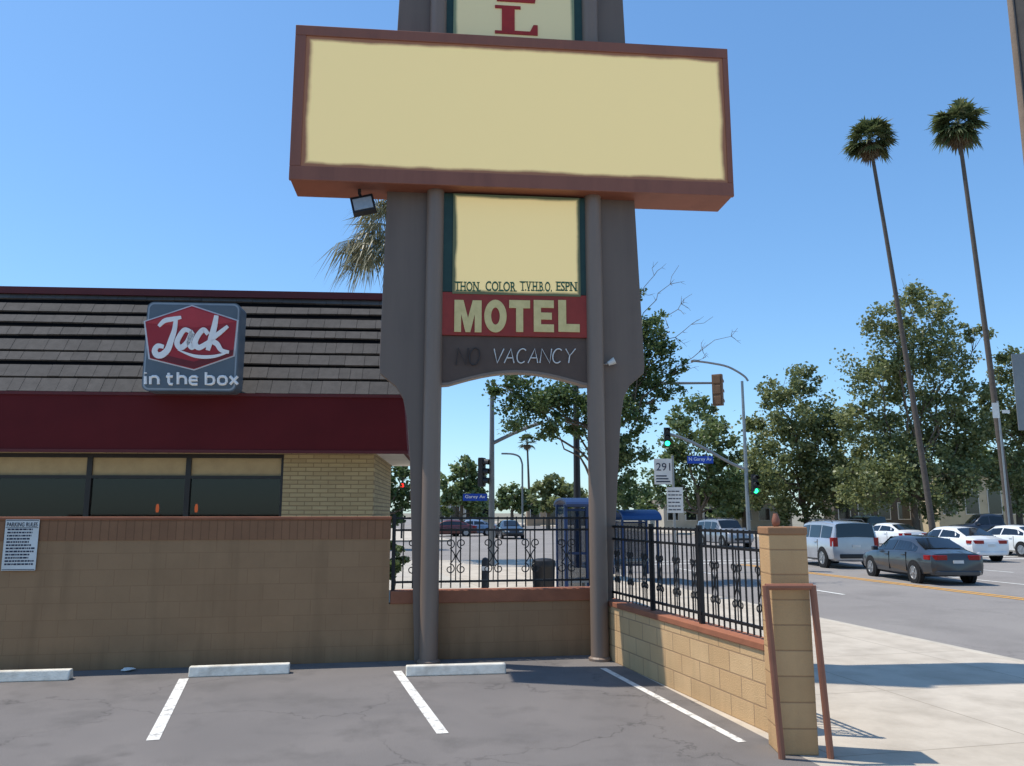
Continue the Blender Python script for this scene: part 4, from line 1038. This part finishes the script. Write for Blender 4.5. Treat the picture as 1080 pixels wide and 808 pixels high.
# near right pole
bs = at(1072,0,9.3); zt_ = 10.5
t = thing('utility_pole', 'weathered grey brown pole cut off by the top right corner', 'pole', (bs.x, 9.3, 0))
mb = MB(); mb.tube([(0,0,0),(0,0,zt_)], [.13,.095], 14); mb.build('shaft', mat('weathered_pole', (138,120,104), (104,90,78), 3, .9, bm=.3, bscale=30), t, True)
mb = MB(); mb.tube([(-.09,-.08,0),(-.085,-.07,zt_)], .014, 6); mb.build('conduit', m_dark, t)
p = at(1070,412,9.2)
mb = MB(); zc = p.z; mb.box(p.x-bs.x, p.x-bs.x+.46, -.11, -.10, zc-.46, zc+.43); mb.box(p.x-bs.x+.1,.05,-.10,-.085,zc+.2,zc+.24).box(p.x-bs.x+.1,.05,-.10,-.085,zc-.26,zc-.22)
o = mb.build('sign_panel', mat('sign_back_grey', (132,136,138), None, 3, .5, .3), t)
p = at(1053,433,41.8)
t = thing('roadside_sign', 'small white sign beside the right palm trunk', 'sign', (p.x, 41.8, 0))
mb = MB(); mb.tube([(0,0,0),(0,0,p.z+.5)], .05, 8); mb.build('post', m_steel, t)
mb = MB(); mb.box(-.35,.0,-.06,-.05,p.z-.4,p.z+.4); mb.box(.15,.55,-.06,-.05,p.z-.15,p.z+.02); mb.build('sign_panel', m_white, t)
# bus stop pole
bs = at(711,541,19.0); bs.z = 0
t = thing('bus_stop_sign', 'bus stop pole with two white route signs above the side fence', 'bus stop sign', bs, R(3))
zt_ = at(711,482,19).z
mb = MB(); mb.tube([(0,0,0),(0,0,zt_+.03)], .03, 10); mb.build('pole', m_steel, t, True)
za = at(711,511,19).z; zt2 = at(711,484,19).z
mb = MB(); mb.box(-.45,-.03,-.045,-.035,za,zt2); sp_ = mb.build('route_sign', m_white, t)
text('lettering', '291', m_ink, sp_, -.40, -.049, zt2-.28, .33, .18)
mb = MB()
for k in range(3): mb.box(-.41,-.08-.04*k,-.048,-.044,za+.05+k*.065,za+.08+k*.065)
mb.build('small_print', m_ink, sp_)
za = at(711,541,19).z; zt2 = at(711,514,19).z
mb = MB(); mb.box(-.17,.21,-.045,-.035,za,zt2); sp_ = mb.build('notice_sign', m_white, t)
mb = MB()
for k in range(6):
    x_ = -.14
    for j in range(4):
        l = random.uniform(.04,.10); mb.box(x_,min(x_+l,.18),-.049,-.044,za+.06+k*.085,za+.085+k*.085); x_ += l+.015
        if x_ > .14: break
mb.build('small_print', m_ink, sp_)
# bus shelters: narrow dark blue one left of the right post, low blue roof further off to its right
m_sglass = glass_mat('shelter_glass', (30,52,84), .5)
def shelter(label, px0, px1, Y, zr_, arch_h, dep, mp, mr, rz):
    a = at(px0,541,Y).x; b = at(px1,541,Y).x; hw = (b-a)/2
    t = thing('bus_shelter', label, 'bus shelter', ((a+b)/2, Y, 0), rz)
    for sx in (-1,1):
        for yy in (-dep,dep):
            mb = MB(); mb.box(sx*hw*.9-.035, sx*hw*.9+.035, yy-.035, yy+.035, 0, zr_); mb.build('post', mp, t, bevel=.008)
    prof = [(-(dep+.25)*math.cos(R(180*i/10)), zr_+arch_h*math.sin(R(180*i/10))) for i in range(11)]
    prof2 = [(y*.94, z-.05) for y, z in reversed(prof)]
    mb = MB(); mb.prismx(prof+prof2, -hw, hw); mb.build('roof', mr, t)
    mb = MB(); mb.box(-hw*.9, hw*.9, dep+.04, dep+.05, .25, zr_-.1); mb.build('back_panel', m_sglass, t)
    mb = MB(); mb.box(-hw*.9-.015, -hw*.9+.015, -dep*.9, dep*.9, .2, zr_-.05); mb.build('end_panel', m_sglass, t)
    for zz in (.25, 1.0, zr_-.14):
        mb = MB(); mb.box(-hw*.9+.036, hw*.9-.036, dep-.02, dep+.02, zz, zz+.05); mb.build('cross_rail', mp, t)
    mb = MB(); mb.box(-hw*.8, hw*.8, dep*.1, dep*.9, .43, .48); mb.box(-hw*.6,-hw*.6+.05,.1*dep,.7*dep,0,.43).box(hw*.6-.05,hw*.6,.1*dep,.7*dep,0,.43); mb.build('bench', m_steel, t)
shelter('narrow dark blue bus shelter behind the fence, left of the right sign post', 590, 626, 17.6, 2.08, .14, .45, m_dblue, m_dblue, R(8))
shelter('low blue bus shelter roof further off, just right of the right sign post', 648, 690, 25.5, 1.72, .28, .5, m_dblue, m_blue, R(10))
# trash can + bollard
bs = at(573,541,17); bs.z = 0
t = thing('trash_can', 'black round trash can behind the iron fence', 'trash can', bs)
mb = MB(); mb.lathe([(.20,0),(.21,.02),(.235,.80),(.25,.82),(.25,.86)], (0,0,0), 18); mb.build('bin_body', m_dark, t, True)
mb = MB(); mb.lathe([(.25,.86),(.24,.93),(.15,.97),(.05,.98)], (0,0,0), 18); mb.build('lid', m_black, t, True)
bs = at(512,541,16); bs.z = 0
t = thing('bollard', 'short dark bollard post behind the iron fence', 'bollard', bs)
mb = MB(); mb.lathe([(.07,0),(.07,.98),(.05,1.03),(.0,1.05)], (0,0,0), 14); mb.build('post', m_dark, t, True)
mb = MB(); mb.lathe([(.073,.80),(.073,.88)], (0,0,0), 14); mb.build('reflective_band', m_white, t)

# ---------- far buildings ----------
def building(name, label, px0, px1, pyt, Y, depth, c, floors=1, nw=4, rz=0, door=False):
    a = at(px0,541,Y); b = at(px1,541,Y); w_ = b.x-a.x; z1_ = at(px0,pyt,Y).z
    t = thing(name, label, 'building', (a.x, Y, 0), rz)
    m = mat('render_'+name, c, None, .6, .85); mg = m_carglass
    mb = MB(); mb.box(0, w_, 0, depth, -.15, z1_); wl = mb.build('wall', m, t)
    mb = MB(); mb.box(-.15, w_+.15, -.15, depth+.15, z1_, z1_+.35); mb.build('roof', mat('roof_'+name, tuple(x*.8 for x in c), None, 1, .8), t)
    fh = z1_/floors
    for f in range(floors):
        for i in range(nw):
            xc = w_*(i+.5)/nw; ww = w_/nw*.28; zc = f*fh+fh*.55
            mb = MB(); mb.box(xc-ww-.08, xc+ww+.08, -.06, .02, zc-fh*.22-.08, zc+fh*.22+.08); fr = mb.build('window', m_white, t)
            mb = MB(); mb.box(xc-ww, xc+ww, -.075, -.05, zc-fh*.22, zc+fh*.22); mb.build('pane', mg, fr)
    if door:
        mb = MB(); mb.box(w_*.48, w_*.48+1, -.05, .02, 0, 2.1); mb.build('door', m_dark, t)
    return t
building('shop_building', 'low beige building behind the cars at the right edge', 990, 1110, 504, 84, 10, (206,190,160), 1, 5, 0, True)
building('low_building', 'low pale building far beyond the crossing, right of the motel sign', 700, 835, 530, 100, 10, (196,186,170), 1, 7)
building('far_store', 'distant pale store seen above the fence at the left of the sign opening', 440, 520, 528, 125, 12, (190,180,164), 1, 5)
building('distant_house', 'distant tan house seen above the fence beside the bus shelter', 556, 640, 530, 130, 12, (166,144,120), 1, 5)
building('dark_storefront', 'shaded storefront under the tallest olive tree', 880, 985, 522, 88, 3, (96,88,80), 1, 5)

# ---------- camera, light, sky ----------
cam = bpy.data.cameras.new('camera'); cam.sensor_width = 36; cam.lens = 36*F/1080; cam.clip_end = 6000; cam.clip_start = .05
co = bpy.data.objects.new('camera', cam); C.objects.link(co); co.location = (0,0,H); co.rotation_euler = (R(90)+TH, 0, 0)
scene.camera = co
EL = R(64); AZ = math.atan2(-.97, .235)      # compass from +Y toward +X
sv = Vector((math.sin(AZ)*math.cos(EL), math.cos(AZ)*math.cos(EL), math.sin(EL)))
sl_ = bpy.data.lights.new('sun', 'SUN'); sl_.energy = 4.6; sl_.angle = R(.5); sl_.color = (1,.94,.84)
so = bpy.data.objects.new('sun', sl_); C.objects.link(so); so.rotation_euler = (-sv).to_track_quat('-Z','Y').to_euler()
w = bpy.data.worlds.new('World'); scene.world = w; w.use_nodes = True
nt = w.node_tree; bg = nt.nodes['Background']; bg.inputs[1].default_value = .15
sk = nt.nodes.new('ShaderNodeTexSky'); sk.sky_type = 'NISHITA'; sk.sun_disc = False; sk.sun_elevation = EL; sk.sun_rotation = AZ % (2*math.pi)
sk.air_density = 1.0; sk.dust_density = .4; sk.ozone_density = 1.4
gm = nt.nodes.new('ShaderNodeGamma'); gm.inputs[1].default_value = .80
mx = nt.nodes.new('ShaderNodeMix'); mx.data_type = 'RGBA'; mx.blend_type = 'MULTIPLY'; mx.inputs[0].default_value = 1.0; mx.inputs[7].default_value = (1.03, 1.34, 1.62, 1)
hs = nt.nodes.new('ShaderNodeHueSaturation'); hs.inputs['Saturation'].default_value = 1.08; hs.inputs['Value'].default_value = 1.10
nt.links.new(sk.outputs[0], gm.inputs[0]); nt.links.new(gm.outputs[0], mx.inputs[6]); nt.links.new(mx.outputs[2], hs.inputs['Color']); nt.links.new(hs.outputs[0], bg.inputs[0])
scene.view_settings.view_transform = 'Standard'; scene.view_settings.look = 'None'; scene.view_settings.exposure = 0
